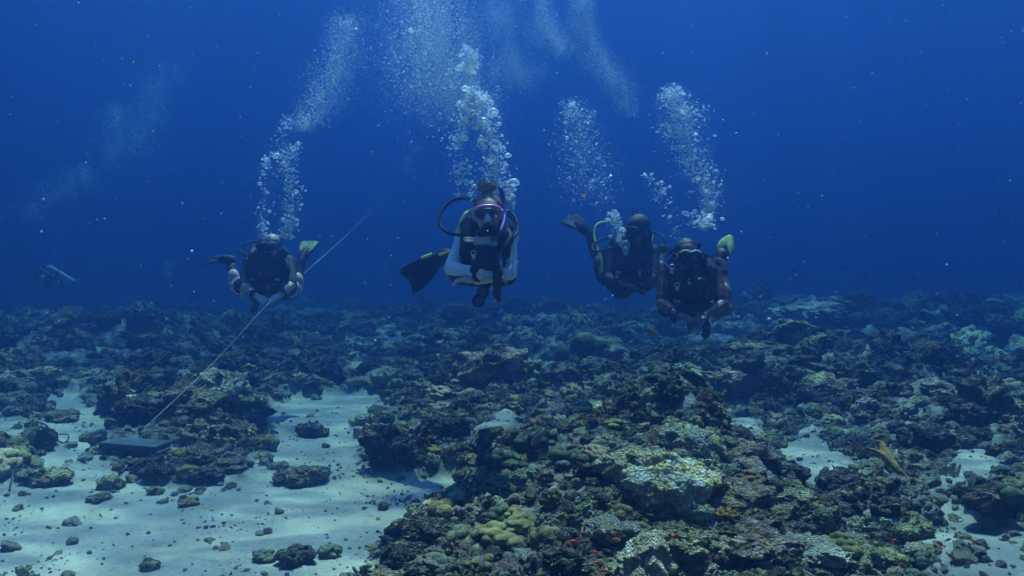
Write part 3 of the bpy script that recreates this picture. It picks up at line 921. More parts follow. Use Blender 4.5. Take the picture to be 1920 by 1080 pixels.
scatter('shell_grit', 12000, 8, SK, lambda P, m, rs: rs.rand(len(P)) < np.where(m > .5, 0, .10 + .9 * np.clip((fbm(np.c_[P * 2.1, P[:, 0] * 0 + 6], 3) - .05) * 3, 0, 1)),
        lambda r, rs: np.clip(r * .0011 * np.exp(rs.normal(0, .45, len(r))), .002, .014), None, rmax=9, sink=0.05)

# ------------------------------------------------------------------ divers
M['skin'] = simple('skin', (.60, .45, .36), .55, noise=.12, nscale=9)
M['skin_dark'] = simple('tanned_skin', (.14, .098, .075), .55, noise=.12, nscale=9)
M['skin_pale'] = simple('pale_skin', (.60, .48, .38), .55, noise=.1, nscale=9)
M['neoprene'] = simple('black_neoprene', (.014, .015, .018), .75, noise=.4, nscale=30, bump=.3)
M['cordura'] = simple('black_vest_fabric', (.012, .013, .016), .6, noise=.5, nscale=45, bump=.5)
M['rubber'] = simple('black_rubber', (.010, .010, .012), .6, spec=.2)
M['gunmetal'] = simple('dark_metal', (.10, .105, .11), .5, metal=.6)
M['white_cloth'] = simple('white_rash_guard', (.72, .74, .76), .8, noise=.12, nscale=14, bump=.4)
M['dark_cloth'] = simple('dark_green_shirt', (.022, .030, .026), .8, noise=.4, nscale=14, bump=.4)
M['red_cloth'] = simple('dark_red_shirt', (.045, .005, .008), .8, noise=.3, nscale=14, bump=.4)
M['white_trim'] = simple('white_trim', (.7, .7, .7), .5)
M['pink'] = simple('pink_mask_frame', (.72, .22, .42), .35)
M['clear_skirt'] = simple('pale_silicone', (.62, .58, .62), .35)
M['white_plastic'] = simple('white_plastic', (.75, .77, .8), .3)
M['grey_metal'] = simple('brushed_metal', (.55, .57, .6), .35, metal=.8)
M['tank_paint'] = simple('worn_tank_paint', (.72, .74, .76), .45, noise=.25, nscale=8)
M['yellow'] = simple('yellow_plastic', (.72, .72, .10), .45)
M['yellow_fin'] = simple('pale_yellow_fin', (.93, .97, .55), .5, noise=.08, nscale=7)
M['lime'] = simple('lime_plastic', (.85, .98, .18), .45)
M['purple'] = simple('purple_tube', (.07, .04, .30), .4)
M['hair_brown'] = simple('brown_hair', (.22, .15, .075), .7, noise=.6, nscale=60, bump=.8)
M['hair_dark'] = simple('dark_hair', (.012, .010, .009), .6, noise=.5, nscale=60, bump=.8)
M['eye_white'] = simple('eye', (.6, .6, .6), .2)
M['grey_fin'] = simple('grey_green_fin_web', (.07, .085, .08), .5)


def lens_mat():
    m, nt, b = mat_new('mask_glass')
    b.inputs['Base Color'].default_value = (.02, .025, .03, 1); b.inputs['Roughness'].default_value = .05
    t = nt.nodes.new('ShaderNodeBsdfTransparent'); t.inputs['Color'].default_value = (.7, .75, .8, 1)
    mx = nt.nodes.new('ShaderNodeMixShader'); mx.inputs[0].default_value = .22
    o = [n for n in nt.nodes if n.type == 'OUTPUT_MATERIAL'][0]
    nt.links.new(t.outputs[0], mx.inputs[1]); nt.links.new(b.outputs[0], mx.inputs[2]); nt.links.new(mx.outputs[0], o.inputs['Surface'])
    return m


M['lens'] = lens_mat()


def translucent(name, w=.5):
    m = M[name]; nt = m.node_tree; b = nt.nodes['Principled BSDF']; o = [n for n in nt.nodes if n.type == 'OUTPUT_MATERIAL'][0]
    t = nt.nodes.new('ShaderNodeBsdfTranslucent'); t.inputs['Color'].default_value = b.inputs['Base Color'].default_value
    mx = nt.nodes.new('ShaderNodeMixShader'); mx.inputs[0].default_value = w
    nt.links.new(b.outputs[0], mx.inputs[1]); nt.links.new(t.outputs[0], mx.inputs[2]); nt.links.new(mx.outputs[0], o.inputs['Surface'])


translucent('yellow_fin', .6); translucent('lime', .65)


def unit(v):
    v = np.asarray(v, float); return v / (np.linalg.norm(v) + 1e-9)


def spline(pts, n=10):
    """Catmull-Rom through the points"""
    p = [np.asarray(q, float) for q in pts]
    if len(p) == 2: return [p[0] + (p[1] - p[0]) * t for t in np.linspace(0, 1, n)]
    p = [2 * p[0] - p[1]] + p + [2 * p[-1] - p[-2]]
    out = []
    for i in range(1, len(p) - 2):
        for k in range(n):
            t = k / n
            out.append(.5 * (2 * p[i] + (p[i + 1] - p[i - 1]) * t + (2 * p[i - 1] - 5 * p[i] + 4 * p[i + 1] - p[i + 2]) * t * t + (3 * p[i] - p[i - 1] - 3 * p[i + 1] + p[i + 2]) * t ** 3))
    out.append(p[-2]); return out


def tube_arr(path, r, seg=8, closed=False, flat=1.0, flatdir=None, ribs=0.0):
    path = [np.asarray(q, float) for q in path]; n = len(path)
    V, F = [], []
    prev = None
    for i, p in enumerate(path):
        d = unit(path[(i + 1) % n] - path[i - 1]) if closed else unit(path[min(i + 1, n - 1)] - path[max(i - 1, 0)])
        if flatdir is not None: a = unit(np.asarray(flatdir) - d * np.dot(flatdir, d))
        elif prev is None: a = unit(np.cross(d, [.13, .2, .97]) if abs(d[2]) < .95 else np.cross(d, [1, 0, 0]))
        else: a = unit(prev - d * np.dot(prev, d))
        prev = a; b = np.cross(d, a)
        rr_ = r(i / max(1, n - 1)) if callable(r) else r
        if ribs: rr_ = rr_ * (1 + ribs * (1 if i % 2 else -1))
        for k in range(seg):
            t = 2 * math.pi * k / seg
            V.append(p + rr_ * (math.cos(t) * a * flat + math.sin(t) * b))
    m = n if closed else n - 1
    for i in range(m):
        j = (i + 1) % n
        for k in range(seg):
            k2 = (k + 1) % seg
            F.append((i * seg + k, i * seg + k2, j * seg + k2, j * seg + k))
    if not closed:
        F.append(tuple(range(seg))[::-1]); F.append(tuple((n - 1) * seg + k for k in range(seg)))
    return V, F


class MB:
    def __init__(s): s.v, s.f = [], []
    def add(s, V, F):
        k = len(s.v); s.v += [tuple(v) for v in V]; s.f += [tuple(int(i) + k for i in f) for f in F]; return s
    def tube(s, path, r, **kw): return s.add(*tube_arr(path, r, **kw))
    def arr(s, vf): return s.add(vf[0], vf[1])
    def box(s, c, ax, h, bev=.25):
        """bevelled box: centre, 3 axes (rows), half sizes"""
        ax = np.asarray(ax, float); c = np.asarray(c, float); h = np.asarray(h, float)
        bm = bmesh.new(); bmesh.ops.create_cube(bm, size=2)
        for v in bm.verts: v.co = Vector(v.co[i] * h[i] for i in range(3))
        bmesh.ops.bevel(bm, geom=bm.edges[:], offset=min(h) * bev * 2, segments=2, affect='EDGES', profile=.5)
        bm.verts.index_update()
        V = [c + ax.T @ np.array(v.co) for v in bm.verts]; F = [[q.index for q in f.verts] for f in bm.faces]
        bm.free(); return s.add(V, F)
    def disc(s, c, axis, r, h, seg=20, dome=.0):
        """capped cylinder with a rounded rim"""
        c = np.asarray(c, float); d = unit(axis); a = unit(np.cross(d, [0, .3, 1.0]) if abs(d[2]) < .9 else np.cross(d, [1, 0, 0])); b = np.cross(d, a)
        prof = [(-h, .92 * r), (-h * .8, r), (h * .75, r), (h, .9 * r), (h * (1 + dome), .5 * r)]
        V = [];F = []
        for (z, q) in prof:
            V += [c + d * z + q * (math.cos(t) * a + math.sin(t) * b) for t in np.linspace(0, 2 * math.pi, seg, endpoint=False)]
        for i in range(len(prof) - 1):
            for k in range(seg):
                k2 = (k + 1) % seg; F.append((i * seg + k, i * seg + k2, (i + 1) * seg + k2, (i + 1) * seg + k))
        F.append(tuple(range(seg))[::-1]); F.append(tuple((len(prof) - 1) * seg + k for k in range(seg)))
        return s.add(V, F)
    def build(s, name, mat, parent):
        me = bpy.data.meshes.new(name); me.from_pydata(s.v, [], s.f); me.update()
        return link(name, me, mat, parent)


def hand_parts(w, d, nrm, side, curl=.9):
    """palm, four unequal bent fingers and a side thumb"""
    w = np.asarray(w); d = unit(d); nrm = unit(np.asarray(nrm) - d * np.dot(nrm, d)); s_ = np.cross(d, nrm) * side
    rot = np.stack([d, s_, nrm], 1)
    out = [blob(w + d * .045, (.055, .042, .018), 3, rot)]
    for i, (o, L) in enumerate([(-.031, .058), (-.011, .074), (.010, .078), (.030, .066)]):
        b = w + d * .085 + s_ * o; dd = unit(d + .15 * o / .03 * s_ * .5 + nrm * .25 * curl)
        m1 = b + dd * L * .5; d2 = unit(dd + nrm * .9 * curl); m2 = m1 + d2 * L * .3; d3 = unit(d2 + nrm * .7 * curl)
        out += [capsule(b - d * .02, .0095, m1, .0088, 8, 3), capsule(m1, .0088, m2, .008, 8, 3), capsule(m2, .008, m2 + d3 * L * .25, .007, 8, 3)]
    tb = w + d * .025 + s_ * .036; t1 = tb + unit(d * .6 + s_ * .9 + nrm * .3) * .038
    out += [capsule(w + d * .02 + s_ * .015, .014, tb, .012, 8, 3), capsule(tb, .0115, t1, .0105, 8, 3), capsule(t1, .0105, t1 + unit(d + s_ * .15 + nrm * .5) * .03, .0085, 8, 3)]
    return out


def fin_build(parent, ankle, heel, tip, side, mats, width=.20, stripes=None, split=False, curve=.04, pocket_len=.24, leaf=False):
    """foot pocket and blade: heel -> tip along the fin, side = half-width direction"""
    heel, tip = np.asarray(heel), np.asarray(tip); ax = unit(tip - heel); L = np.linalg.norm(tip - heel)
    side = unit(np.asarray(side) - ax * np.dot(side, ax)); nn = np.cross(ax, side)
    pl = min(pocket_len, L * .42)
    bl_m, pk_m, rail_m = mats
    prof = [(.0, .045), (.12, .06), (.3, .078), (.55, .092), (.8, .1), (.93, .098), (1.0, .09)]
    if leaf: prof = [(.0, .045), (.15, .075), (.35, .10), (.55, .098), (.75, .075), (.9, .042), (1.0, .014)]
    s0 = pl * .75
    nu, nv = 18, 9
    ss = np.linspace(0, 1, nu)
    ws = np.interp(ss, [p[0] for p in prof], [p[1] for p in prof]) * width / .2
    top, bot = [], []
    for i, s_ in enumerate(ss):
        for j in range(nv):
            q = j / (nv - 1) * 2 - 1
            along = s0 + (L - s0) * s_
            along -= (.045 * (1 - abs(q)) * s_ ** 6 if split else .02 * q * q * s_ ** 6) * (L / .5)
            z = curve * s_ * s_ - .012 * abs(q) * s_ * (1 - s_) * 2
            p = heel + ax * along + side * ws[i] * q + nn * z
            th = .006 * (1 - .5 * s_)
            top.append(p + nn * th); bot.append(p - nn * th)
    V = top + bot; n = nu * nv; F = []
    for i in range(nu - 1):
        for j in range(nv - 1):
            a, b, c, d = i * nv + j, i * nv + j + 1, (i + 1) * nv + j + 1, (i + 1) * nv + j
            F.append((a, b, c, d)); F.append((n + a, n + d, n + c, n + b))
    rim = [j for j in range(nv)] + [i * nv + nv - 1 for i in range(1, nu)] + [(nu - 1) * nv + j for j in range(nv - 2, -1, -1)] + [i * nv for i in range(nu - 2, 0, -1)]
    for k in range(len(rim)):
        a, b = rim[k], rim[(k + 1) % len(rim)]; F.append((a, n + a, n + b, b))
    fin = MB().add(V, F).build('fin', bl_m, parent)
    pk = MB()
    me = remeshed('foot_pocket', [capsule(heel, .042, heel + ax * pl * .7, .05), blob(heel + ax * pl * .7, (.075, .058, .034), 3, np.stack([ax, side, nn], 1)), capsule(heel + ax * pl, .03, heel + ax * (pl + .06), .015)], .009, 2)
    link('foot_pocket', me, pk_m, fin)
    for sg in (-1, 1):
        path = [heel + ax * (s0 + (L - s0) * s_ * .97) + side * sg * ws[i] * .97 + nn * curve * s_ * s_ for i, s_ in enumerate(ss)]
        MB().tube(path, lambda t: .012 * (1 - .5 * t), seg=6).build('rail', rail_m, fin)
    if stripes is not None:
        for sg in (-1, 1):
            Vs, Fs = [], []
            rows = [(.25, .30, .46), (.4, .22, .62), (.6, .26, .74), (.78, .34, .80), (.92, .46, .72)]
            for up_ in (1, -1):
                for (s_, q0, q1) in rows:
                    w_ = np.interp(s_, ss, ws)
                    for q in (q0, q1):
                        Vs.append(heel + ax * (s0 + (L - s0) * s_) + side * sg * w_ * q + nn * (curve * s_ * s_ + up_ * .009))
            m_ = len(rows) * 2
            for i in range(len(rows) - 1):
                a = i * 2; Fs.append((a, a + 1, a + 3, a + 2)); Fs.append((m_ + a, m_ + a + 2, m_ + a + 3, m_ + a + 1))
            for i in range(len(rows) - 1):
                for e in (0, 1):
                    a = i * 2 + e; Fs.append((a, a + 2, m_ + a + 2, m_ + a))
            Fs.append((0, m_, m_ + 1, 1)); Fs.append((m_ - 2, m_ - 1, 2 * m_ - 1, 2 * m_ - 2))
            MB().add(Vs, Fs).build('stripe', stripes, fin)
    return fin


def diver(D, J, label, o):
    """J: joint name -> (u, v, depth offset); o: options"""
    rootp = np.array(at(J['chest'][0], J['chest'][1], D + J['chest'][2]))
    root = empty('person', rootp, label, 'diver', None)
    def P(q): return np.array(at(q[0], q[1], D + q[2])) - rootp
    K = {k: P(v) for k, v in J.items()}
    sc = o.get('scale', 1.0); hs = sc * o.get('head', 1.0)
    # --- head frame: x to the picture's right, y away from the face, z up
    hr = np.array(Matrix.Rotation(o.get('yaw', 0), 3, 'Z') @ Matrix.Rotation(o.get('pitch', 0), 3, 'X') @ Matrix.Rotation(o.get('roll', 0), 3, 'Y'))
    H = lambda x, y, z: K['head'] + hr @ (np.array((x, y, z)) * hs)
    hb = lambda c, r, sub=3: blob(H(*c), np.array(r) * hs, sub, hr)
    hc = lambda a, ra, b, rb: capsule(H(*a), ra * hs, H(*b), rb * hs)
    head = [hb((0, .02, .04), (.074, .094, .082)), hb((0, -.03, -.03), (.062, .066, .078)), hb((0, -.052, -.09), (.036, .036, .028)),
            hb((-.034, -.062, -.035), (.028, .03, .03)), hb((.034, -.062, -.035), (.028, .03, .03)), hc((0, -.088, .0), .009, (0, -.112, -.032), .014),
            hb((-.015, -.1, -.036), (.011, .011, .009)), hb((.015, -.1, -.036), (.011, .011, .009)), hb((0, -.084, .022), (.05, .015, .014)),
            hb((0, -.09, -.062), (.026, .012, .008)), hb((0, -.088, -.072), (.022, .012, .008)),
            hb((-.077, .01, -.012), (.012, .022, .034)), hb((.077, .01, -.012), (.012, .022, .034))]
    neck = [capsule(H(0, .03, -.05), .055 * sc, K['neck'], .06 * sc)]
    # --- trunk frame
    r_ = unit(K['shL'] - K['shR']); t_ = K['neck'] - K['pelvis']; t_ = unit(t_ - r_ * np.dot(t_, r_)); n_ = np.cross(r_, t_)
    TR = np.stack([r_, t_, n_], 1)
    C = K['chest']; Pv = K['pelvis']
    mid = C * .45 + Pv * .55
    def trunk(i=0.0):
        i = i
        return [blob(C, (.158 * sc + i, .20 * sc + i, .112 * sc + i), 3, TR), blob(mid, (.138 * sc + i, .2 * sc + i, .10 * sc + i), 3, TR), blob(Pv, (.155 * sc + i, .13 * sc + i, .112 * sc + i), 3, TR),
                capsule(K['shR'], .062 * sc + i, K['shL'], .062 * sc + i), capsule(K['neck'], .055 * sc + i, C, .09 * sc + i)]
    asc = sc * o.get('arm', 1.0)
    def arm(s, i=0.0, frac=2.0):
        sh, el, wr = K['sh' + s], K['el' + s], K['wr' + s]
        a = [capsule(sh, .056 * asc + i, sh + (el - sh) * min(1, frac), (.056 - .014 * min(1, frac)) * asc + i)]
        if frac > 1: a.append(capsule(el, .042 * asc + i, el + (wr - el) * (frac - 1), (.042 - .014 * (frac - 1)) * asc + i))
        return a
    def leg(s, i=0.0, frac=2.0):
        hp, kn, an = K['hip' + s], K['kn' + s], K['an' + s]
        f1 = min(1, frac)
        a = [capsule(hp, .088 * sc + i, hp + (kn - hp) * f1, (.088 - .032 * f1) * sc + i)]
        if frac > 1:
            cf = kn + (an - kn) * .32
            a.append(capsule(kn, .055 * sc + i, kn + (an - kn) * (frac - 1), (.055 - .02 * (frac - 1)) * sc + i))
            if frac > 1.5: a.append(blob(cf, np.array((.058, .058, .095)) * sc + i, 3, np.array(unit(an - kn).reshape(3, 1) @ np.ones((1, 1))) @ np.array([[0, 0, 1.0]]) * 0 + np.eye(3)))
        return a
    hands = []
    for s, sg in (('R', 1), ('L', -1)):
        d = K['hd' + s] - K['wr' + s]
        hands += hand_parts(K['wr' + s] - unit(d) * .01, d, o.get('palm' + s, (0, .3, -1)), sg, o.get('curl', .9))
    feet = []
    for s in 'RL':
        if 'to' + s in K: feet += [capsule(K['an' + s], .036 * sc, K['an' + s] * .4 + K['to' + s] * .6, .03 * sc)]
    body = remeshed('body', head + neck + trunk() + arm('R') + arm('L') + hands + leg('R') + leg('L') + feet, .0062, 2)
    link('body', body, M[o.get('skin', 'skin')], root)
    # --- suit
    suit = trunk(.007) + arm('R', .008, o.get('sleeve', 2.0)) + arm('L', .008, o.get('sleeve', 2.0))
    if o.get('shorts', True) and 'leg' in o and o.get('suit_leg', False): suit += leg('R', .008, o['leg']) + leg('L', .008, o['leg'])
    me = remeshed('shirt', suit, .0085, 2)
    displace_normal(me, lambda c: .004 * fbm(c * 16, 3))
    link('wetsuit' if o.get('suit_leg') else 'shirt', me, M[o.get('shirt', 'dark_cloth')], root)
    if not o.get('suit_leg'):
        me = remeshed('shorts', [blob(Pv, (.165 * sc, .14 * sc, .122 * sc), 3, TR)] + leg('R', .012, o.get('leg', .75)) + leg('L', .012, o.get('leg', .75)), .0095, 2)
        displace_normal(me, lambda c: .004 * fbm(c * 14, 3))
        sh_o = link('shorts', me, M[o.get('short_mat', 'neoprene')], root)
        if o.get('trim'):
            for s in 'RL':
                hp, kn = K['hip' + s], K['kn' + s]; d = unit(kn - hp); c = hp + (kn - hp) * o.get('leg', .75)
                a = unit(np.cross(d, [0, .3, 1])); b = np.cross(d, a); q = (.088 - .032 * o.get('leg', .75)) * sc + .016
                MB().tube([c + q * (math.cos(t) * a + math.sin(t) * b) for t in np.linspace(0, 2 * math.pi, 20, endpoint=False)], .008, seg=6, closed=True).build('hem', M['white_trim'], sh_o)
    # --- vest
    T = lambda a, b, c: C + r_ * a * sc + t_ * b * sc + n_ * c * sc
    tb = lambda c, r, sub=3: blob(T(*c), np.array(r) * sc, sub, TR)
    vest_p = [tb((0, -.02, -.10), (.20, .27, .065)), tb((0, -.17, 0), (.172, .085, .135)), tb((0, -.02, .01), (.165, .13, .118))]
    vest_p.append(tb((0, .045, .09), (.125, .17, .066)))
    for sg in (-1, 1):
        vest_p += [capsule(T(sg * .10, .16, -.10), .045 * sc, T(sg * .112, .185, .0), .043 * sc), capsule(T(sg * .112, .185, .0), .043 * sc, T(sg * .118, .07, .105), .045 * sc),
                   tb((sg * .115, -.02, .10), (.062, .13, .045)), tb((sg * .13, -.15, .09), (.06, .10, .055))]
    me = remeshed('buoyancy_vest', vest_p, .010, 2)
    displace_normal(me, lambda c: .006 * fbm(c * 11, 3))
    vest = link('buoyancy_vest', me, M['cordura'], root)
    for sg in (-1, 1):
        me = remeshed('pocket', [tb((sg * .15, -.16, .10), (.052, .07, .062))], .009, 1); link('pocket', me, M['neoprene'], vest)
        MB().tube(spline([T(sg * .11, .12, .13), T(sg * .11, .02, .157), T(sg * .12, -.09, .152)], 5), .022 * sc, seg=8, flat=1.0, flatdir=r_).build('shoulder_strap', M['rubber'], vest)
        MB().box(T(sg * .112, .055, .168), TR.T, np.array((.022, .012, .006)) * sc).build('buckle', M['white_plastic' if o.get('white_buckles') else 'grey_metal'], vest)
        MB().tube([T(sg * .118, -.03, .16) + .016 * (math.cos(t) * r_ + math.sin(t) * t_) for t in np.linspace(0, 6.283, 14, endpoint=False)], .0035, seg=5, closed=True).build('ring', M['grey_metal'], vest)
    MB().tube(spline([T(-.115, .03, .155), T(0, .025, .168), T(.115, .03, .155)], 6), .016 * sc, seg=8, flatdir=t_).build('chest_strap', M['rubber'], vest)
    MB().box(T(0, .025, .180), TR.T, np.array((.028, .02, .008)) * sc).build('buckle', M['white_plastic' if o.get('white_buckles') else 'rubber'], vest)
    MB().tube(spline([T(-.165, -.15, .08), T(-.1, -.155, .165), T(0, -.15, .155), T(.1, -.155, .165), T(.165, -.15, .08)], 5), .022 * sc, seg=8, flatdir=t_).build('waist_strap', M['rubber'], vest)
    if o.get('emblem'):
        c = P(o['emblem']); ax = [r_, t_, n_]
        em = MB(); eye_ = np.array((0, 0, CAM_Z)) - rootp; vd = unit(c - eye_); c = eye_ + vd * (np.dot(C + n_ * .165 * sc - eye_, n_) / np.dot(vd, n_))
        em.tube([c + o.get('emblem_r', .025) * (math.cos(t) * r_ + math.sin(t) * t_) for t in np.linspace(0, 6.283, 24, endpoint=False)], 0.0034, seg=5, closed=True)
        em.build('emblem_ring', M['white_trim'], vest)
        sp = [(.010, .010), (.004, .014), (-.006, .013), (-.010, .007), (-.004, .001), (.005, -.002), (.010, -.008), (.005, -.014), (-.005, -.014), (-.011, -.009)]; sp = [(-a * -1.2, b * 1.2) for a, b in sp]
        MB().tube(spline([c + r_ * a + t_ * b for a, b in sp], 4), .0034, seg=5).build('emblem_letter', M['white_trim'], vest)
    # --- tank
    ta, tz = T(0, .02, -.215), T(0, -.52, -.215)
    tk = MB(); tk.arr(capsule(ta, .088 * sc, tz, .088 * sc, 20, 5)); tank = tk.build('tank', M['tank_paint' if not o.get('dark_tank') else 'rubber'], root)
    MB().disc(T(0, -.60, -.215), t_, .092 * sc, .03 * sc).build('tank_boot', M['rubber'], tank)
    MB().tube([T(0, .10, -.215), T(0, .165, -.215)], .018 * sc).box(T(0, .15, -.215), TR.T, np.array((.045, .02, .02)) * sc).build('valve', M['gunmetal'], tank)
    MB().disc(T(.055, .15, -.215), r_, .02 * sc, .014 * sc).build('valve_knob', M['rubber'], tank)
    MB().disc(T(0, .155, -.165), n_, .026 * sc, .03 * sc).build('first_stage', M['gunmetal'], tank)
    MB().tube([T(0, -.15, -.215) + .095 * sc * (math.cos(t) * r_ + math.sin(t) * n_) for t in np.linspace(0, 6.283, 20, endpoint=False)], .014, seg=6, closed=True, flatdir=t_).build('tank_band', M['rubber'], tank)
    # --- mask
    fr = M[o.get('mask', 'rubber')]
    def ring(w, h, y0, bend, ex=2.6, n=32, cz=.008):
        out = []
        for t in np.linspace(0, 2 * math.pi, n, endpoint=False):
            c, s = math.cos(t), math.sin(t)
            x = w * math.copysign(abs(c) ** (2 / ex), c); z = h * math.copysign(abs(s) ** (2 / ex), s)
            if s < 0: z *= 1 - .45 * math.exp(-(x / .018) ** 2)
            out.append(H(x, y0 + bend * (x / w) ** 2, cz + z))
        return out
    outer = ring(.076, .042, -.118, .022); inner = ring(.066, .034, -.121, .02); back = ring(.070, .044, -.078, .04)
    mk = MB().tube(outer, .0085 * hs, seg=8, closed=True); mask = mk.build('mask', fr, root)
    n = len(outer); MB().add(outer + back, [(i, (i + 1) % n, n + (i + 1) % n, n + i) for i in range(n)]).build('skirt', M[o.get('skirt', 'rubber')], mask)
    MB().add(inner + [H(0, -.121, .008)], [(i, (i + 1) % n, n) for i in range(n)]).build('lens', M['lens'], mask)
    ns = remeshed('nose_pocket', [hc((0, -.108, .0), .014, (0, -.128, -.026), .02)], .006, 1); link('nose_pocket', ns, M[o.get('skirt', 'rubber')], mask)
    band = [H(.079 * math.sin(t), .022 - .104 * math.cos(t), .012 + .02 * (1 - math.cos(t)) * .5) for t in np.linspace(.85, 2 * math.pi - .85, 22)]
    MB().tube(band, .013 * hs, seg=6, flatdir=hr @ np.array((0, 0, 1.0))).build('strap', M[o.get('mask_strap', 'rubber')], mask)
    if o.get('brow'):
        MB().tube(spline([H(-.07, -.102, .035), H(-.035, -.124, .050), H(0, -.127, .040), H(.035, -.124, .050), H(.07, -.102, .035)], 6), .006 * hs, seg=6).build('brow_bar', M[o['brow']], mask)
    for sg in (-1, 1):
        e = blob(H(sg * .031, -.078, .008), np.array((.013, .013, .013)) * hs, 3); MB().arr(e).build('eye', M['eye_white'], root)
        MB().box(H(sg * .079, -.09, .008), hr.T, np.array((.006, .012, .014)) * hs).build('strap_clip', M[o.get('clip', 'rubber')], mask)
    # --- regulator in the mouth
    rg = MB(); rc = H(0, -.128, -.082); f_ = hr @ np.array((0, -1.0, 0))
    me = remeshed('regulator', [blob(rc, np.array((.042, .03, .036)) * hs, 3, hr), hc((-.05, -.118, -.108), .014, (.05, -.118, -.108), .014), hc((0, -.09, -.075), .018, (0, -.12, -.08), .022)], .006, 1)
    reg = link('regulator', me, M['rubber'], root)
    MB().disc(H(0, -.154, -.082), f_, .03 * hs, .008).build('purge_cover', M[o.get('purge', 'rubber')], reg)
    # --- hair or hood
    if o.get('hair'):
        hp_ = [hb((0, .03, .048), (.081, .098, .084)), hb((0, .06, .0), (.078, .07, .09))]
        me = remeshed('hair', hp_, .008, 1)
        co = get_co(me); loc = (co - K['head']) @ hr / hs
        cut = np.array(loc[:, 1]) < -.055 + .0 * loc[:, 2]
        low = np.clip((-.035 - loc[:, 1]) / .04, 0, 1) * np.clip((.098 - loc[:, 2]) / .03, 0, 1)
        loc2 = loc.copy(); loc2[:, 1] += low * .05
        set_co(me, K['head'] + (loc2 * hs) @ hr.T)
        displace_normal(me, lambda c: .006 * fbm(c * 40, 3, .7))
        hair = link('hair', me, M[o['hair']], root)
        if o.get('bun'):
            me = remeshed('bun', [hb((.0, .03, .158), (.046, .046, .04)), hb((-.025, .03, .165), (.03, .03, .03)), hb((.025, .04, .16), (.03, .03, .03)), hc((0, .03, .11), .025, (0, .03, .14), .03)], .007, 0)
            displace_normal(me, lambda c: .010 * fbm(c * 45, 3, .7)); link('bun', me, M[o['hair']], hair)
            st = MB(); q = random.Random(4)
            for i in range(40):
                a = q.uniform(0, 6.28); b = q.uniform(-.3, 1.2); d0 = np.array((math.cos(a) * math.cos(b), math.sin(a) * math.cos(b), math.sin(b)))
                p0 = np.array((0, .03, .16)) + d0 * .036; p1 = p0 + d0 * q.uniform(.015, .03) + np.array((q.uniform(-.02, .02), q.uniform(-.02, .02), 0))
                st.tube(spline([H(*p0), H(*(p0 * .5 + p1 * .5 + q.uniform(-.006, .006))), H(*p1)], 3), lambda t: .0026 * (1 - .7 * t), seg=4)
            st.build('stray_hair', M[o['hair']], hair)
    if o.get('hood'):
        me = remeshed('hood', [hb((0, .025, .042), (.088, .108, .092)), hb((0, .05, -.04), (.088, .08, .09)), capsule(H(0, .03, -.06), .075 * hs, K['neck'], .08 * hs)], .008, 2)
        link('hood', me, M['neoprene'], root)
    # --- boots and fins
    for s in 'RL':
        if 'fin' + s not in o: continue
        F_ = o['fin' + s]
        bt = remeshed('boot', [capsule(K['an' + s] + unit(K['kn' + s] - K['an' + s]) * F_.get('cuff', .09), .048 * sc, K['an' + s], .044 * sc), capsule(K['an' + s], .046 * sc, P(F_['heel']), .045 * sc)], .009, 2)
        link('boot', bt, M['neoprene'], root)
        fb = fin_build(root, K['an' + s], P(F_['heel']), P(F_['tip']), F_['side'], [M[m] for m in F_['mats']], F_.get('w', .2), M[F_['stripes']] if F_.get('stripes') else None, F_.get('split', False), F_.get('curve', .04), leaf=F_.get('leaf', False))
        for c in F_.get('clips', []):
            p = P(c); MB().arr(capsule(p + np.array((-.03, 0, -.012)), .010, p + np.array((.03, 0, .012)), .010)).build('strap_clip', M['yellow'], fb)
    # --- hoses and things that hang from the harness
    for (nm, mat, rad, pts) in o.get('hoses', []):
        MB().tube(spline([P(q) for q in pts], 10), rad, seg=10, ribs=.12 if nm == 'inflator_hose' else 0).build(nm, M[mat], root)
    for (pts) in o.get('straps', []):
        MB().tube(spline([P(q) for q in pts], 6), .018, seg=8, flatdir=(1, 0, 0)).build('hanging_strap', M['cordura'], root)
    for (c0, c1, rad) in o.get('consoles', []):
        a, b = P(c0), P(c1); d = unit(b - a)
        me = remeshed('gauge_console', [capsule(a, rad * .8, b, rad), blob(a * .7 + b * .3, (rad * 1.2, rad * .7, rad * 1.2)), blob(b, (rad * 1.25, rad * .7, rad * 1.25))], .007, 1)
        g = link('gauge_console', me, M['rubber'], root)
        for q in (.25, 1.0):
            MB().disc(a * (1 - q) + b * q + np.array((0, -rad * .72, 0)), (0, -1, .2), rad * .85, .008).build('gauge', M['grey_fin'], g)
    for (c, rad, m_) in o.get('clips', []):
        p = P(c)
        me_ = MB().arr(blob(p, (rad, rad * .8, rad * 1.3), 2)); me_.tube([p + np.array((rad * 1.1 * math.cos(t), 0, rad * 1.6 + rad * 1.1 * math.sin(t))) for t in np.linspace(0, 6.283, 12, endpoint=False)], rad * .25, seg=5, closed=True)
        me_.build('clip', M[m_], root)
    for (s, m_) in o.get('watch', []):
        w, e = K['wr' + s], K['el' + s]; d = unit(w - e); c = w - d * .03; a = unit(np.cross(d, [0, 1, .2])); b = np.cross(d, a)
        wt = MB().tube([c + .038 * (math.cos(t) * a + math.sin(t) * b) for t in np.linspace(0, 6.283, 18, endpoint=False)], .012, seg=6, closed=True, flatdir=d).build('wrist_computer', M[m_], root)
        f = unit(np.array((0, -1, .3)) - d * np.dot((0, -1, .3), d)); MB().disc(c + f * .046, f, .024, .010).build('dial', M['rubber'], wt)
    return root


IMG_PERP = lambda u0, v0, u1, v1: np.array((v1 - v0, 0, u1 - u0), float)

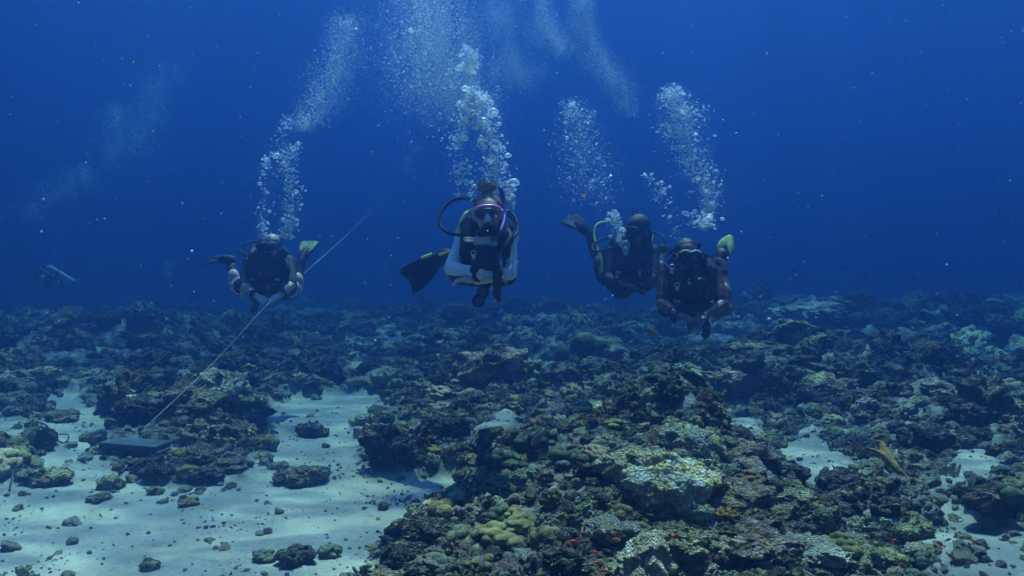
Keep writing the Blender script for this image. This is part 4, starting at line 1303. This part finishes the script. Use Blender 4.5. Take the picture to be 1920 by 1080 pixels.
diver(4.8, dict(head=(915, 403, -.02), neck=(912, 447, .09), chest=(911, 468, .14), pelvis=(896, 503, .5), shR=(873, 441, .12), elR=(846, 503, .0), wrR=(905, 514, -.16), hdR=(945, 516, -.14),
                shL=(953, 446, .12), elL=(957, 512, .0), wrL=(892, 525, -.12), hdL=(855, 522, -.08), hipR=(868, 508, .5), hipL=(912, 512, .5), knR=(853, 512, .85), knL=(925, 516, .9), anR=(842, 482, 1.12), anL=(925, 492, 1.25),
                toR=(818, 490, 1.25)),
      'woman diver with a hair bun, pink mask and white long sleeved top, arms folded', dict(
    scale=.93, head=1.06, arm=.84, pitch=R(4), roll=R(-3), skin='skin', shirt='white_cloth', sleeve=1.95, mask='pink', skirt='clear_skirt', mask_strap='clear_skirt', clip='white_plastic', hair='hair_brown', bun=True, white_buckles=True, leg=.45,
    emblem=(879, 449, 0), watch=[('R', 'rubber')], dark_tank=True,
    finR=dict(heel=(836, 476, 1.05), tip=(768, 526, 1.3), side=IMG_PERP(836, 476, 768, 526), mats=('rubber', 'rubber', 'cordura'), w=.20, split=True, clips=[(800, 480, 1.02), (833, 474, .98)]),
    finL=dict(heel=(925, 490, 1.3), tip=(915, 500, 1.85), side=(1, 0, 0), mats=('rubber', 'rubber', 'cordura'), w=.19),
    hoses=[('hose', 'rubber', .009, [(895, 378, .3), (872, 372, .22), (845, 378, .14), (825, 402, .08), (827, 425, .02), (842, 437, -.04), (866, 441, -.10), (890, 440, -.15), (908, 432, -.13)]),
           ('hose', 'rubber', .009, [(942, 392, .3), (960, 400, .2), (970, 418, .12), (970, 436, .02), (962, 446, -.06), (952, 452, -.08)]),
           ('hose', 'rubber', .0075, [(945, 402, .3), (958, 407, .2), (965, 420, .1), (963, 440, 0)]),
           ('octopus_hose', 'yellow', .010, [(890, 391, .28), (874, 399, .2), (866, 412, .12), (862, 424, .08), (862, 436, .06)]),
           ('snorkel', 'purple', .013, [(922, 450, -.10), (936, 438, -.12), (945, 415, -.06), (946, 396, .0), (944, 376, .04), (939, 352, .06)]),
           ('inflator_hose', 'rubber', .020, [(951, 432, .0), (957, 446, -.06), (948, 464, -.10), (937, 484, -.12), (932, 505, -.2)]),
           ('gauge_hose', 'rubber', .010, [(925, 500, .05), (928, 515, -.02), (921, 526, -.04), (915, 534, -.05)])],
    straps=[[(937, 478, -.12), (936, 510, -.2), (934, 540, -.18), (933, 566, -.17)], [(929, 485, -.12), (930, 520, -.19), (930, 555, -.18)]],
    consoles=[((909, 541, -.05), (897, 564, -.06), .030)], clips=[((925, 541, -.17), .010, 'white_plastic'), ((929, 563, -.18), .011, 'grey_metal'), ((888, 481, -.1), .012, 'white_plastic')]))

diver(7.6, dict(head=(510, 462, -.03), neck=(507, 485, .08), chest=(505, 504, .12), pelvis=(501, 532, .36), shR=(468, 492, .12), elR=(459, 535, -.03), wrR=(481, 556, -.2), hdR=(496, 563, -.28),
                shL=(541, 492, .12), elL=(547, 533, -.03), wrL=(525, 553, -.2), hdL=(508, 562, -.28), hipR=(484, 534, .4), hipL=(518, 534, .4), knR=(441, 537, .6), knL=(556, 543, .6), anR=(432, 493, .72), anL=(563, 500, .72)),
      'bald diver in a dark shirt holding the line, yellow striped fin raised', dict(
    scale=1.0, head=.92, pitch=R(6), skin='skin', shirt='dark_cloth', sleeve=.95, leg=.8, trim=True, brow='white_plastic', watch=[('R', 'rubber'), ('L', 'rubber')], dark_tank=True,
    finR=dict(heel=(433, 487, .72), tip=(388, 483, .82), side=(.1, .8, .45), mats=('rubber', 'rubber', 'cordura'), w=.18),
    finL=dict(heel=(565, 490, .74), tip=(581, 446, 1.0), side=(1, .3, .35), mats=('grey_fin', 'rubber', 'rubber'), w=.19, stripes='lime', cuff=.16),
    hoses=[('hose', 'rubber', .009, [(497, 456, .3), (480, 453, .2), (460, 457, .1), (450, 468, .04), (458, 478, -.04), (478, 483, -.1), (500, 482, -.14), (508, 479, -.14)]),
           ('hose', 'rubber', .009, [(528, 460, .3), (537, 470, .2), (538, 484, .06)]),
           ('octopus_hose', 'yellow', .009, [(492, 460, .25), (476, 464, .15), (467, 474, .1), (464, 486, .02)]),
           ('inflator_hose', 'rubber', .02, [(536, 487, .05), (540, 505, -.05), (536, 525, -.08)]),
           ('gauge_hose', 'rubber', .010, [(478, 530, .1), (474, 548, 0), (476, 560, -.08), (478, 572, -.1)])],
    consoles=[((481, 569, -.1), (476, 579, -.12), .026)], clips=[((455, 552, -.05), .022, 'yellow'), ((487, 514, -.07), .012, 'grey_metal'), ((503, 540, 0), .012, 'grey_metal')]))

diver(7.2, dict(head=(1195, 433, -.02), neck=(1190, 462, .09), chest=(1182, 490, .14), pelvis=(1182, 523, .4), shR=(1144, 473, .14), elR=(1137, 522, .02), wrR=(1166, 533, -.12), hdR=(1185, 535, -.16),
                shL=(1221, 473, .14), elL=(1226, 522, .02), wrL=(1200, 536, -.12), hdL=(1182, 540, -.1), hipR=(1163, 524, .42), hipL=(1200, 524, .42), knR=(1131, 519, .66), knL=(1240, 522, .7), anR=(1110, 458, .84), anL=(1242, 480, .9)),
      'diver in a black hood and wetsuit turning away, grey fin up behind', dict(
    scale=1.05, head=1.0, yaw=R(-48), pitch=R(12), skin='skin_dark', shirt='neoprene', sleeve=1.95, suit_leg=True, leg=1.2, hood=True, purge='grey_metal', dark_tank=True, skirt='rubber',
    finR=dict(heel=(1107, 440, .86), tip=(1060, 400, 1.05), side=(.5, .4, .6), mats=('rubber', 'rubber', 'cordura'), w=.18, curve=.07, cuff=.14),
    finL=dict(heel=(1243, 466, .92), tip=(1246, 470, 1.45), side=(1, 0, 0), mats=('rubber', 'rubber', 'cordura'), w=.18, cuff=.12),
    hoses=[('hose', 'rubber', .009, [(1180, 436, .3), (1157, 441, .18), (1125, 450, .06), (1111, 462, 0), (1116, 471, -.06), (1140, 468, -.12), (1160, 464, -.14), (1172, 466, -.13)]),
           ('hose', 'rubber', .009, [(1213, 437, .3), (1228, 436, .2), (1243, 443, .1), (1247, 458, .05)]),
           ('hose', 'rubber', .009, [(1213, 440, .28), (1224, 441, .2), (1222, 452, .1), (1216, 456, 0)]),
           ('octopus_hose', 'yellow', .010, [(1166, 420, .3), (1145, 416, .2), (1121, 420, .12), (1114, 440, .08), (1120, 465, .02), (1128, 490, -.02), (1130, 510, -.02)]),
           ('inflator_hose', 'rubber', .02, [(1213, 470, .05), (1214, 490, -.05), (1210, 510, -.08)])],
    consoles=[((1201, 527, -.14), (1205, 546, -.16), .026)],
    clips=[((1173, 471, -.16), .030, 'grey_metal'), ((1164, 460, -.12), .014, 'white_plastic'), ((1157, 519, -.1), .012, 'grey_metal'), ((1165, 545, -.1), .014, 'rubber'), ((1131, 531, -.02), .016, 'rubber'), ((1128, 507, 0), .015, 'yellow'), ((1199, 514, -.1), .012, 'grey_metal'), ((1190, 407, .3), .02, 'rubber')]))

diver(5.8, dict(head=(1288, 483, -.03), neck=(1288, 514, .1), chest=(1293, 533, .14), pelvis=(1295, 567, .42), shR=(1252, 515, .14), elR=(1241, 569, .0), wrR=(1270, 590, -.14), hdR=(1296, 598, -.2),
                shL=(1335, 515, .14), elL=(1356, 570, .0), wrL=(1322, 592, -.14), hdL=(1300, 603, -.16), hipR=(1275, 568, .45), hipL=(1316, 568, .45), knR=(1268, 575, .85), knL=(1360, 580, .72), anR=(1266, 548, 1.1), anL=(1354, 500, .86)),
      'dark haired diver in a dark red shirt with one pale yellow fin raised', dict(
    scale=1.02, head=1.0, pitch=R(3), skin='skin_dark', shirt='red_cloth', sleeve=.85, leg=.7, hair='hair_dark', brow='white_plastic', skirt='rubber', mask='rubber', clip='white_plastic', dark_tank=True,
    finL=dict(heel=(1349, 491, .88), tip=(1366, 446, .98), side=IMG_PERP(1349, 491, 1367, 447), mats=('yellow_fin', 'rubber', 'yellow_fin'), w=.115, cuff=.05, curve=.05, leaf=True),
    finR=dict(heel=(1266, 545, 1.12), tip=(1270, 540, 1.6), side=(1, 0, 0), mats=('yellow_fin', 'rubber', 'yellow_fin'), w=.17),
    hoses=[('hose', 'rubber', .009, [(1270, 470, .3), (1258, 470, .2), (1247, 480, .1), (1248, 495, .0), (1262, 507, -.1), (1280, 507, -.15)]),
           ('hose', 'rubber', .009, [(1308, 470, .3), (1322, 478, .2), (1330, 495, .08), (1328, 515, -.02)]),
           ('inflator_hose', 'rubber', .02, [(1327, 515, .05), (1330, 540, -.06), (1326, 565, -.12)]),
           ('gauge_hose', 'rubber', .010, [(1327, 560, .1), (1330, 580, .02), (1326, 600, -.02)])],
    consoles=[((1326, 606, -.03), (1323, 628, -.04), .024)],
    clips=[((1263, 596, -.2), .026, 'rubber'), ((1260, 508, -.1), .016, 'grey_metal'), ((1270, 541, -.04), .015, 'white_plastic'), ((1293, 531, -.08), .010, 'white_plastic')]))

diver(20, dict(head=(73, 512, -.1), neck=(78, 516, 0), chest=(85, 519, .08), pelvis=(104, 525, .5), shR=(84, 516, .24), elR=(82, 528, .22), wrR=(78, 536, .2), hdR=(76, 540, .2),
               shL=(80, 520, -.12), elL=(77, 532, -.12), wrL=(74, 540, -.12), hdL=(73, 544, -.14), hipL=(103, 527, .42), hipR=(107, 524, .58), knL=(118, 530, .6), knR=(118, 526, .8), anL=(132, 525, .75), anR=(130, 522, .95)),
      'distant diver seen from the side with a silver tank on the back', dict(
    scale=1.0, yaw=R(-70), skin='skin_pale', shirt='white_cloth', sleeve=.8, leg=.7, hair='hair_dark',
    finL=dict(heel=(134, 525, .8), tip=(150, 532, 1.0), side=(0, 1, 0), mats=('rubber', 'rubber', 'rubber')), finR=dict(heel=(132, 522, 1.0), tip=(148, 527, 1.2), side=(0, 1, 0), mats=('rubber', 'rubber', 'rubber')),
    hoses=[('hose', 'rubber', .009, [(78, 508, .2), (76, 515, .0), (74, 518, -.1)])]))

# ------------------------------------------------------------------ air bubbles
def bubble_mat():
    m, nt, b = mat_new('air_bubble')
    b.inputs['Base Color'].default_value = (.92, .95, .97, 1); b.inputs['Roughness'].default_value = .12
    b.inputs['Specular IOR Level'].default_value = .9
    t = nt.nodes.new('ShaderNodeBsdfTransparent')
    lw = nt.nodes.new('ShaderNodeLayerWeight'); lw.inputs['Blend'].default_value = .45
    n = nt.nodes.new('ShaderNodeTexNoise'); n.inputs['Scale'].default_value = 1.3
    oi = nt.nodes.new('ShaderNodeObjectInfo'); tc = nt.nodes.new('ShaderNodeTexCoord')
    ad = nt.nodes.new('ShaderNodeVectorMath'); ad.operation = 'MULTIPLY_ADD'; ad.inputs[1].default_value = (31, 17, 43)
    nt.links.new(oi.outputs['Random'], ad.inputs[0]); nt.links.new(tc.outputs['Object'], ad.inputs[2]); nt.links.new(ad.outputs[0], n.inputs['Vector'])
    r = ramp(nt, [(.47, (.10, .10, .10)), (.62, (.9, .9, .9))]); nt.links.new(n.outputs['Fac'], r.inputs['Fac'])
    mxf = nt.nodes.new('ShaderNodeMath'); mxf.operation = 'MAXIMUM'
    nt.links.new(lw.outputs['Facing'], mxf.inputs[0]); nt.links.new(r.outputs['Color'], mxf.inputs[1])
    tl_ = nt.nodes.new('ShaderNodeBsdfTranslucent'); tl_.inputs['Color'].default_value = (.9, .95, 1, 1); m2 = nt.nodes.new('ShaderNodeMixShader'); m2.inputs[0].default_value = .4
    nt.links.new(b.outputs[0], m2.inputs[1]); nt.links.new(tl_.outputs[0], m2.inputs[2]); b = m2
    mx = nt.nodes.new('ShaderNodeMixShader')
    o = [k for k in nt.nodes if k.type == 'OUTPUT_MATERIAL'][0]
    nt.links.new(mxf.outputs[0], mx.inputs[0]); nt.links.new(t.outputs[0], mx.inputs[1]); nt.links.new(b.outputs[0], mx.inputs[2])
    nt.links.new(mx.outputs[0], o.inputs['Surface'])
    return m


M['bubble'] = bubble_mat()
M['tiny_bubble'] = simple('tiny_bubble', (.82, .92, .98), .3)
translucent('tiny_bubble', .5)


def bub_mesh(seed, sub):
    v, f = ico_c(sub)
    v = v * (1 + .18 * fbm(v * .9 + seed * 5.5, 2))[:, None]
    v = v * np.array((1, 1, .64)); v[:, 2] -= .28 * (v[:, 0] ** 2 + v[:, 1] ** 2)
    me = mesh_np('bubble', v, f); me.materials.append(M['bubble'])
    me.polygons.foreach_set('use_smooth', np.ones(len(me.polygons), dtype=bool))
    return me


BIG = [bub_mesh(i, 4) for i in range(5)]
TINY = []
for i in range(2):
    me = bub_mesh(i + 9, 2); me.materials.clear(); me.materials.append(M['tiny_bubble']); TINY.append(me)

PLUMES = [  # stuff name, where (for the label), depth, centre line [(u, v, half width px)], count, median radius mm, spread, largest to make as objects
    ('woman_right', 'beside the head of the woman with the bun', 4.95, [(948, 385, 16), (938, 340, 26), (925, 290, 32), (915, 240, 28), (900, 200, 28), (885, 170, 16)], 1500, 3.2, .75, 60),
    ('woman_left', 'rising left of the bun of the woman', 4.95, [(895, 372, 20), (872, 330, 28), (858, 280, 26), (862, 235, 26), (880, 200, 20)], 600, 3.4, .75, 45),
    ('woman_top', 'in the round cluster high above the woman', 5.2, [(885, 132, 24), (882, 112, 24), (876, 92, 20)], 260, 3.6, .8, 25),
    ('woman_cloud', 'in the tall pale cloud above the woman', 6.0, [(880, 200, 40), (850, 160, 70), (832, 110, 72), (822, 50, 62), (808, -30, 60)], 4200, 2.5, .5, 25),
    ('woman_wide', 'scattered wide over the woman', 5.6, [(830, 240, 70), (790, 170, 75), (770, 90, 85), (760, -10, 90)], 900, 2.4, .45, 8),
    ('left_a', 'in the thin left stream above the bald diver', 7.6, [(495, 450, 7), (491, 420, 12), (494, 370, 17), (508, 310, 22), (527, 255, 16), (545, 215, 14)], 520, 4.2, .6, 22),
    ('left_b', 'in the dense right stream above the bald diver', 7.6, [(537, 448, 10), (542, 420, 17), (545, 375, 18), (544, 320, 17), (548, 270, 14)], 900, 4.4, .6, 26),
    ('left_cloud', 'in the fading cloud high above the bald diver', 8.4, [(568, 240, 16), (598, 200, 34), (622, 150, 40), (638, 90, 34), (655, 30, 30)], 1900, 2.6, .45, 8),
    ('mid_a', 'by the face of the hooded diver', 7.1, [(1170, 448, 14), (1152, 425, 17), (1150, 400, 14)], 160, 5.5, .7, 18),
    ('mid_cloud', 'in the round cloud above the hooded diver', 7.8, [(1110, 370, 50), (1100, 325, 55), (1092, 280, 48), (1085, 230, 34), (1078, 190, 22)], 1700, 3.0, .6, 24),
    ('mid_top', 'in the leaning stream above the hooded diver', 8.6, [(1180, 215, 14), (1160, 165, 26), (1130, 125, 30), (1100, 80, 22), (1092, 40, 18), (1088, -20, 22)], 2100, 2.5, .4, 4),
    ('mid_haze', 'in the top stream left of the leaning one', 9.5, [(1060, 100, 25), (1035, 75, 26), (1018, 35, 24), (1000, -30, 26)], 1600, 2.5, .4, 3),
    ('mid_far', 'in the faint patch between the two women plumes', 12.5, [(985, 150, 40), (950, 110, 40), (945, 60, 40), (940, 0, 35)], 1500, 2.2, .3, 0),
    ('top_haze', 'in the added glow mist at the top', 12, [(860, 190, 70), (800, 120, 90), (780, 50, 100), (770, -20, 100)], 1400, 2.0, .3, 0),  # bubble mist added to stand in for the glow at top centre
    ('right_a', 'in the tall column above the red shirted diver', 6.2, [(1325, 425, 8), (1330, 380, 18), (1318, 330, 34), (1292, 285, 36), (1268, 240, 30), (1290, 215, 36), (1268, 190, 30), (1258, 168, 18)], 2600, 2.9, .6, 34),
    ('right_b', 'in the wide dome just over the red shirted diver', 5.9, [(1322, 428, 12), (1318, 412, 24), (1312, 402, 22)], 160, 4.2, .8, 20),
    ('right_c', 'in the loose string left of the red shirted diver', 6.2, [(1275, 450, 6), (1262, 420, 14), (1240, 370, 22), (1228, 330, 20)], 190, 3.6, .5, 8),
    ('far_a', 'in the faint far stream on the left', 17, [(205, 300, 22), (215, 270, 24), (222, 235, 18), (212, 200, 14)], 900, 3.4, .4, 0),
    ('far_b', 'in the faint far stream by the left edge', 17, [(45, 405, 16), (95, 370, 30), (150, 345, 22), (155, 315, 14)], 800, 3.4, .4, 0),
    ('far_c', 'in the faint far veil', 19, [(262, 285, 16), (275, 230, 18), (285, 170, 16), (335, 120, 20)], 900, 3.4, .3, 0),
    ('far_d', 'above the distant diver', 20, [(100, 490, 8), (105, 460, 12), (120, 420, 12)], 160, 4.5, .4, 0),
    ('far_e', 'alone in the far blue', 17, [(318, 520, 4), (314, 505, 6), (312, 490, 5)], 120, 4, .3, 0),
    ('far_f', 'left of the centre plume', 15, [(760, 325, 8), (770, 300, 10), (780, 270, 12)], 220, 3.4, .3, 0)]

tinyP, tinyS = [], []
FINE = {'woman_cloud': 16, 'woman_wide': 12, 'left_cloud': 12, 'mid_top': 14, 'mid_haze': 10, 'mid_far': 26, 'top_haze': 26, 'mid_cloud': 5, 'right_a': 6, 'far_a': 12, 'far_b': 10, 'far_c': 14}  # top centre mist thickened to imitate the glow in the water
nb = np.random.RandomState(12)
for (nm, where, D, line, n, rmm, sg, nbig) in PLUMES:
    L = np.array(line, float)
    t = nb.rand(n) * (len(L) - 1); i = np.minimum(t.astype(int), len(L) - 2); f = (t - i)[:, None]
    c = L[i] * (1 - f) + L[i + 1] * f
    # clumps: bubbles gather in puffs along the stream
    k = max(4, n // 60); puff = nb.rand(k) * (len(L) - 1); sel = nb.rand(n) < .45
    pid = nb.randint(0, k, n); tp = np.clip(puff[pid] + nb.normal(0, .12, n), 0, len(L) - 1.001); ip = tp.astype(int); fp = (tp - ip)[:, None]
    cp = L[ip] * (1 - fp) + L[ip + 1] * fp
    poff = nb.normal(0, .45, (k, 2))
    c = np.where(sel[:, None], cp, c)
    g = nb.normal(0, .52, (n, 2)); g = np.where(sel[:, None], poff[pid] + nb.normal(0, .26, (n, 2)), g)
    u = c[:, 0] + g[:, 0] * c[:, 2]; v = c[:, 1] + g[:, 1] * c[:, 2] * .6
    dd = nb.normal(0, .5, n) * c[:, 2] / F_PX * D
    r = rmm * 1e-3 * np.exp(nb.normal(0, sg, n)); r = np.minimum(r * 1.12, .034)
    order = np.argsort(-r)
    nf = n * FINE.get(nm, 3); t = nb.rand(nf) * (len(L) - 1); i = np.minimum(t.astype(int), len(L) - 2); f = (t - i)[:, None]
    cf = L[i] * (1 - f) + L[i + 1] * f; gf = nb.normal(0, (.7 if D < 15 else 1.15), (nf, 3))
    keepf = fbm(np.c_[(cf[:, 0] + gf[:, 0] * cf[:, 2]) / 28, (cf[:, 1] + gf[:, 1] * cf[:, 2]) / 60, np.full(nf, D)], 3) > .0 + .3 * nb.normal(0, 1, nf)
    for j in np.nonzero(keepf)[0]:
        tinyP.append(at(cf[j, 0] + gf[j, 0] * cf[j, 2], cf[j, 1] + gf[j, 1] * cf[j, 2] * .6, D + gf[j, 2] * cf[j, 2] / F_PX * D)); tinyS.append(.00021 * D * np.exp(nb.normal(0, .35)))
    for q, j in enumerate(order):
        p = at(u[j], v[j], D + dd[j])
        if q < nbig:
            o = bpy.data.objects.new('air_bubble', BIG[nb.randint(5)]); COL.objects.link(o)
            o.location = p; o.scale = (r[j] * nb.uniform(.9, 1.35), r[j], r[j] * nb.uniform(.8, 1.1)); o.rotation_euler = (nb.normal(0, .25), nb.normal(0, .25), nb.rand() * 6.28)
            tag(o, 'large silvery air bubble ' + where, 'bubble', 'large bubbles ' + where)
        else:
            tinyP.append(p); tinyS.append(min(r[j], .012))


def points_stuff(name, P, S, meshes, asp=1.0, seed=1):
    rs = np.random.RandomState(seed); k = len(P); S = np.array(S)
    me = bpy.data.meshes.new(name); me.vertices.add(k); me.vertices.foreach_set('co', np.array([tuple(p) for p in P], np.float32).ravel())
    for nm, ty, data, fld in (('rot', 'FLOAT_VECTOR', np.c_[rs.normal(0, .3, k), rs.normal(0, .3, k), rs.rand(k) * 6.28], 'vector'), ('scl', 'FLOAT_VECTOR', np.c_[S, S, S * asp], 'vector')):
        me.attributes.new(nm, ty, 'POINT').data.foreach_set(fld, data.astype(np.float32).ravel())
    me.attributes.new('pick', 'INT', 'POINT').data.foreach_set('value', rs.randint(0, len(meshes), k).astype(np.int32))
    o = bpy.data.objects.new(name, me); COL.objects.link(o); tag(o, kind='stuff')
    src = bpy.data.collections.new(name + '_shapes')
    for i, m in enumerate(meshes): src.objects.link(bpy.data.objects.new(f'shape_{name}_{i:02d}', m))
    gn_instances(o, src)
    return o


points_stuff('small_bubbles', tinyP, tinyS, TINY)

# specks drifting in the water
M['speck'] = simple('drifting_speck', (.8, .78, .74), .7)
M['speck_o'] = simple('orange_speck', (.75, .34, .12), .7)
spk = []
for i, mt in enumerate(['speck', 'speck', 'speck', 'speck_o']):
    v, f = ico_c(2); v = v * (1 + .5 * fbm(v * 1.5 + i * 7, 2))[:, None]
    me = mesh_np('speck', v, f); me.materials.append(M[mt]); spk.append(me)
SPK, SS = [], []
for i in range(620):
    Y = 1.2 + 6.5 * nb.rand() ** .8
    p = at(nb.uniform(-250, 2170), nb.uniform(-60, 1000) if nb.rand() < .35 else nb.uniform(-60, 640), Y)
    if p.z < .25: continue
    SPK.append(p); SS.append(min(.0055, .00062 * Y * np.exp(nb.normal(0, .5))))
points_stuff('drifting_specks', SPK, SS, spk, seed=3)

# ------------------------------------------------------------------ the line, its anchor slab, the cable, the branch
M['rope'] = simple('pale_green_rope', (.70, .74, .46), .8, noise=.3, nscale=40)
M['slab'] = simple('algae_covered_metal', (.035, .05, .05), .7, noise=.6, nscale=9, bump=.6)
M['cable'] = simple('black_cable', (.02, .02, .022), .6)
g0 = ground_hit(278, 800)
tie = at(280, 795, g0.y - .05)
hand = at(509, 563, 7.33)
rp = MB(); rp.tube(spline([tie, (np.array(tie) + np.array(hand)) / 2 + np.array((0, 0, -.03)), hand, at(560, 521, 9.5), at(640, 450, 14.5), at(690, 402, 20), at(722, 372, 25)], 24), lambda t: .0046 - .0022 * max(0, min(1, (t - .38) * 8)), seg=6)
rope = tag(rp.build('mooring_line', M['rope'], None), 'pale green line running up from the rock heap through the bald diver\'s hands', 'rope')
tl = MB()
tl.tube(spline([tie, np.array(tie) + (-.03, -.02, -.05), np.array(tie) + (.02, .03, -.10)], 6), .008, seg=6)
tl.build('knot', M['rope'], rope)

gs = ground_hit(240, 864)
sw = 112 / F_PX * gs.y
sl = empty('anchor_slab', (gs.x, gs.y, gs.z), 'dark flat metal slab with notched feet lying at the heap of rocks', 'anchor')
ax = np.array(Matrix.Rotation(R(-6), 3, 'Z') @ Matrix.Rotation(R(3), 3, 'Y')).T
MB().box((0, .12, .075), ax, (sw / 2, .12, .028), .2).build('plate', M['slab'], sl)
for k, x in enumerate((-.46, -.12, .2, .47)):
    MB().box((x * sw, .10, .02), ax, (.024 if k in (0, 3) else .035, .10, .028), .2).build('foot', M['slab'], sl)
cb = [ground_hit(u, v) + Vector((0, 0, dz)) for (u, v, dz) in [(18, 925, .01), (25, 905, .02), (40, 860, .05), (60, 838, .16), (85, 838, .16), (110, 842, .05), (125, 834, .02), (128, 822, .02), (112, 817, .01)]]
tag(MB().tube(spline(cb, 8), .006, seg=6).build('black_cable', M['cable'], None), 'thin black cable looping round the lumpy sponge column on the left', 'cable')

pb = ground_hit(1690, 930)
Bp = lambda u, v, d=0.0: np.array(at(u, v, pb.y + d))
br = remeshed('tan_branch', [capsule(Bp(1652, 832, .1), .022, Bp(1664, 858, .02), .034), capsule(Bp(1664, 858, .02), .034, Bp(1682, 880, -.05), .024), capsule(Bp(1682, 880, -.05), .023, Bp(1714, 911, -.12), .012),
                            capsule(Bp(1660, 856, .02), .022, Bp(1632, 841, .06), .012), capsule(Bp(1652, 832, .1), .022, Bp(1647, 829, .1), .017)], .008, 2)
displace_normal(br, lambda c: .006 * fbm(c * 14, 3))
tag(link('tan_branch', br, M['coral_tan']), 'tan club shaped branch lying across the dark knobbly coral on the right', 'coral branch')
put('antler_coral', 'finger', 2, 'reef_pale', 1785, 895, 46, 'pale antler tipped coral standing at the right hand sand pocket', 'coral', 1.0, .5)

# ------------------------------------------------------------------ fish
M['fish_orange'] = simple('orange_fish', (.62, .13, .03), .4, noise=.2, nscale=3)
M['fish_dark'] = simple('dark_fish', (.03, .032, .035), .5)
M['fish_grey'] = simple('grey_brown_fish', (.22, .19, .17), .5, noise=.3, nscale=3)
M['fish_blue'] = simple('blue_fish', (.03, .06, .42), .4)


def fish_mesh(name, deep=.32, mat='fish_orange'):
    """nose at +x, unit length"""
    V, F = [], []
    prof = [(.5, .015), (.44, .07), (.34, .115), (.2, .15), (.05, .158), (-.1, .13), (-.22, .085), (-.32, .045), (-.36, .035)]
    seg = 12
    for (x, h) in prof:
        for k in range(seg):
            t = 2 * math.pi * k / seg
            V.append((x, h * .48 * math.sin(t), h * deep / .32 * math.cos(t) + .01))
    for i in range(len(prof) - 1):
        for k in range(seg):
            k2 = (k + 1) % seg; F.append((i * seg + k, i * seg + k2, (i + 1) * seg + k2, (i + 1) * seg + k))
    F.append(tuple(range(seg))[::-1]); F.append(tuple((len(prof) - 1) * seg + k for k in range(seg)))
    def plate(poly, th=.008):
        k = len(V)
        for s in (-th, th): V.extend((x, s, z) for x, z in poly)
        n = len(poly)
        F.append(tuple(k + i for i in range(n))); F.append(tuple(k + n + i for i in range(n))[::-1])
        for i in range(n): F.append((k + i, k + (i + 1) % n, k + n + (i + 1) % n, k + n + i))
    q = deep / .32
    plate([(-.33, .03), (-.42, .10), (-.55, .18), (-.47, .02), (-.46, 0), (-.47, -.02), (-.55, -.16), (-.42, -.08), (-.33, -.02)])
    plate([(.25, .12 * q), (.15, .22 * q), (-.05, .21 * q), (-.24, .13 * q), (-.22, .07 * q), (0, .13 * q)])
    plate([(-.02, -.12 * q), (-.12, -.20 * q), (-.25, -.11 * q), (-.2, -.06 * q)])
    me = bpy.data.meshes.new(name); me.from_pydata(V, [], F); me.update(); me.materials.append(M[mat])
    me.polygons.foreach_set('use_smooth', np.ones(len(me.polygons), dtype=bool))
    return me


FM = {m: fish_mesh('fish', d, m) for m, d in (('fish_orange', .3), ('fish_dark', .4), ('fish_grey', .3), ('fish_blue', .4))}


def fish(u, v, D, length, mat, label, group, rz, ry=0.0):
    o = bpy.data.objects.new('reef_fish', FM[mat]); COL.objects.link(o)
    o.location = at(u, v, D); o.scale = (length,) * 3; o.rotation_euler = (0, ry, rz)
    return tag(o, label, 'fish', group)


def over_ground(u, v, lift):
    p = ground_hit(u, v); return p.y - lift


q = random.Random(21)
for (u, v) in [(1118, 942), (1148, 951), (1095, 1000), (1104, 1013), (1088, 1010), (1078, 1016), (1120, 998), (1062, 1020), (1070, 1030), (1264, 1014), (1268, 1004), (1155, 1012), (1185, 980), (1130, 1070), (1122, 1056), (1240, 1030), (1112, 1035), (1190, 1046)]:
    fish(u, v, over_ground(u, v, q.uniform(.12, .3)), q.uniform(.035, .055), 'fish_orange', 'tiny orange fish hovering by the hollow under the foreground mound', 'orange fish by the foreground hollow', q.uniform(-3, 3), q.uniform(-.6, .6))
for i in range(16):
    u, v = q.uniform(1640, 1850), q.uniform(1005, 1062)
    fish(u, v, over_ground(u, v, q.uniform(.1, .3)), q.uniform(.03, .05), 'fish_orange' if i % 3 else 'fish_dark', 'tiny %s fish over the sand patch at the lower right' % ('orange' if i % 3 else 'dark'), '%s fish at the lower right' % ('orange' if i % 3 else 'dark'), q.uniform(-3, 3), q.uniform(-.6, .6))
for i in range(18):
    u, v = q.uniform(1440, 1900), q.uniform(500, 590)
    fish(u, v, q.uniform(9, 15), q.uniform(.06, .10), 'fish_dark', 'small dark fish drifting above the right hand reef horizon', 'dark fish above the horizon', q.uniform(-3, 3), q.uniform(-.4, .4))
for (u, v) in [(320, 745), (345, 770), (545, 790), (890, 800), (905, 812), (935, 830), (1440, 830), (1450, 838)]:
    fish(u, v, over_ground(u, v, .3), .05, 'fish_blue', 'tiny vivid blue fish close over the rocks beyond the sand', 'blue fish over the rocks', q.uniform(-3, 3))
fish(1012, 818, 3.6, .11, 'fish_grey', 'blurred grey brown fish diving steeply over the black coral cluster', None, R(165), R(48))
fish(1222, 622, 4.0, .09, 'fish_grey', 'dim grey fish shape added for a blurred backscatter blob below the gap between the right hand divers', None, R(10), R(35))  # fish shape put in where a blurred backscatter blob hangs
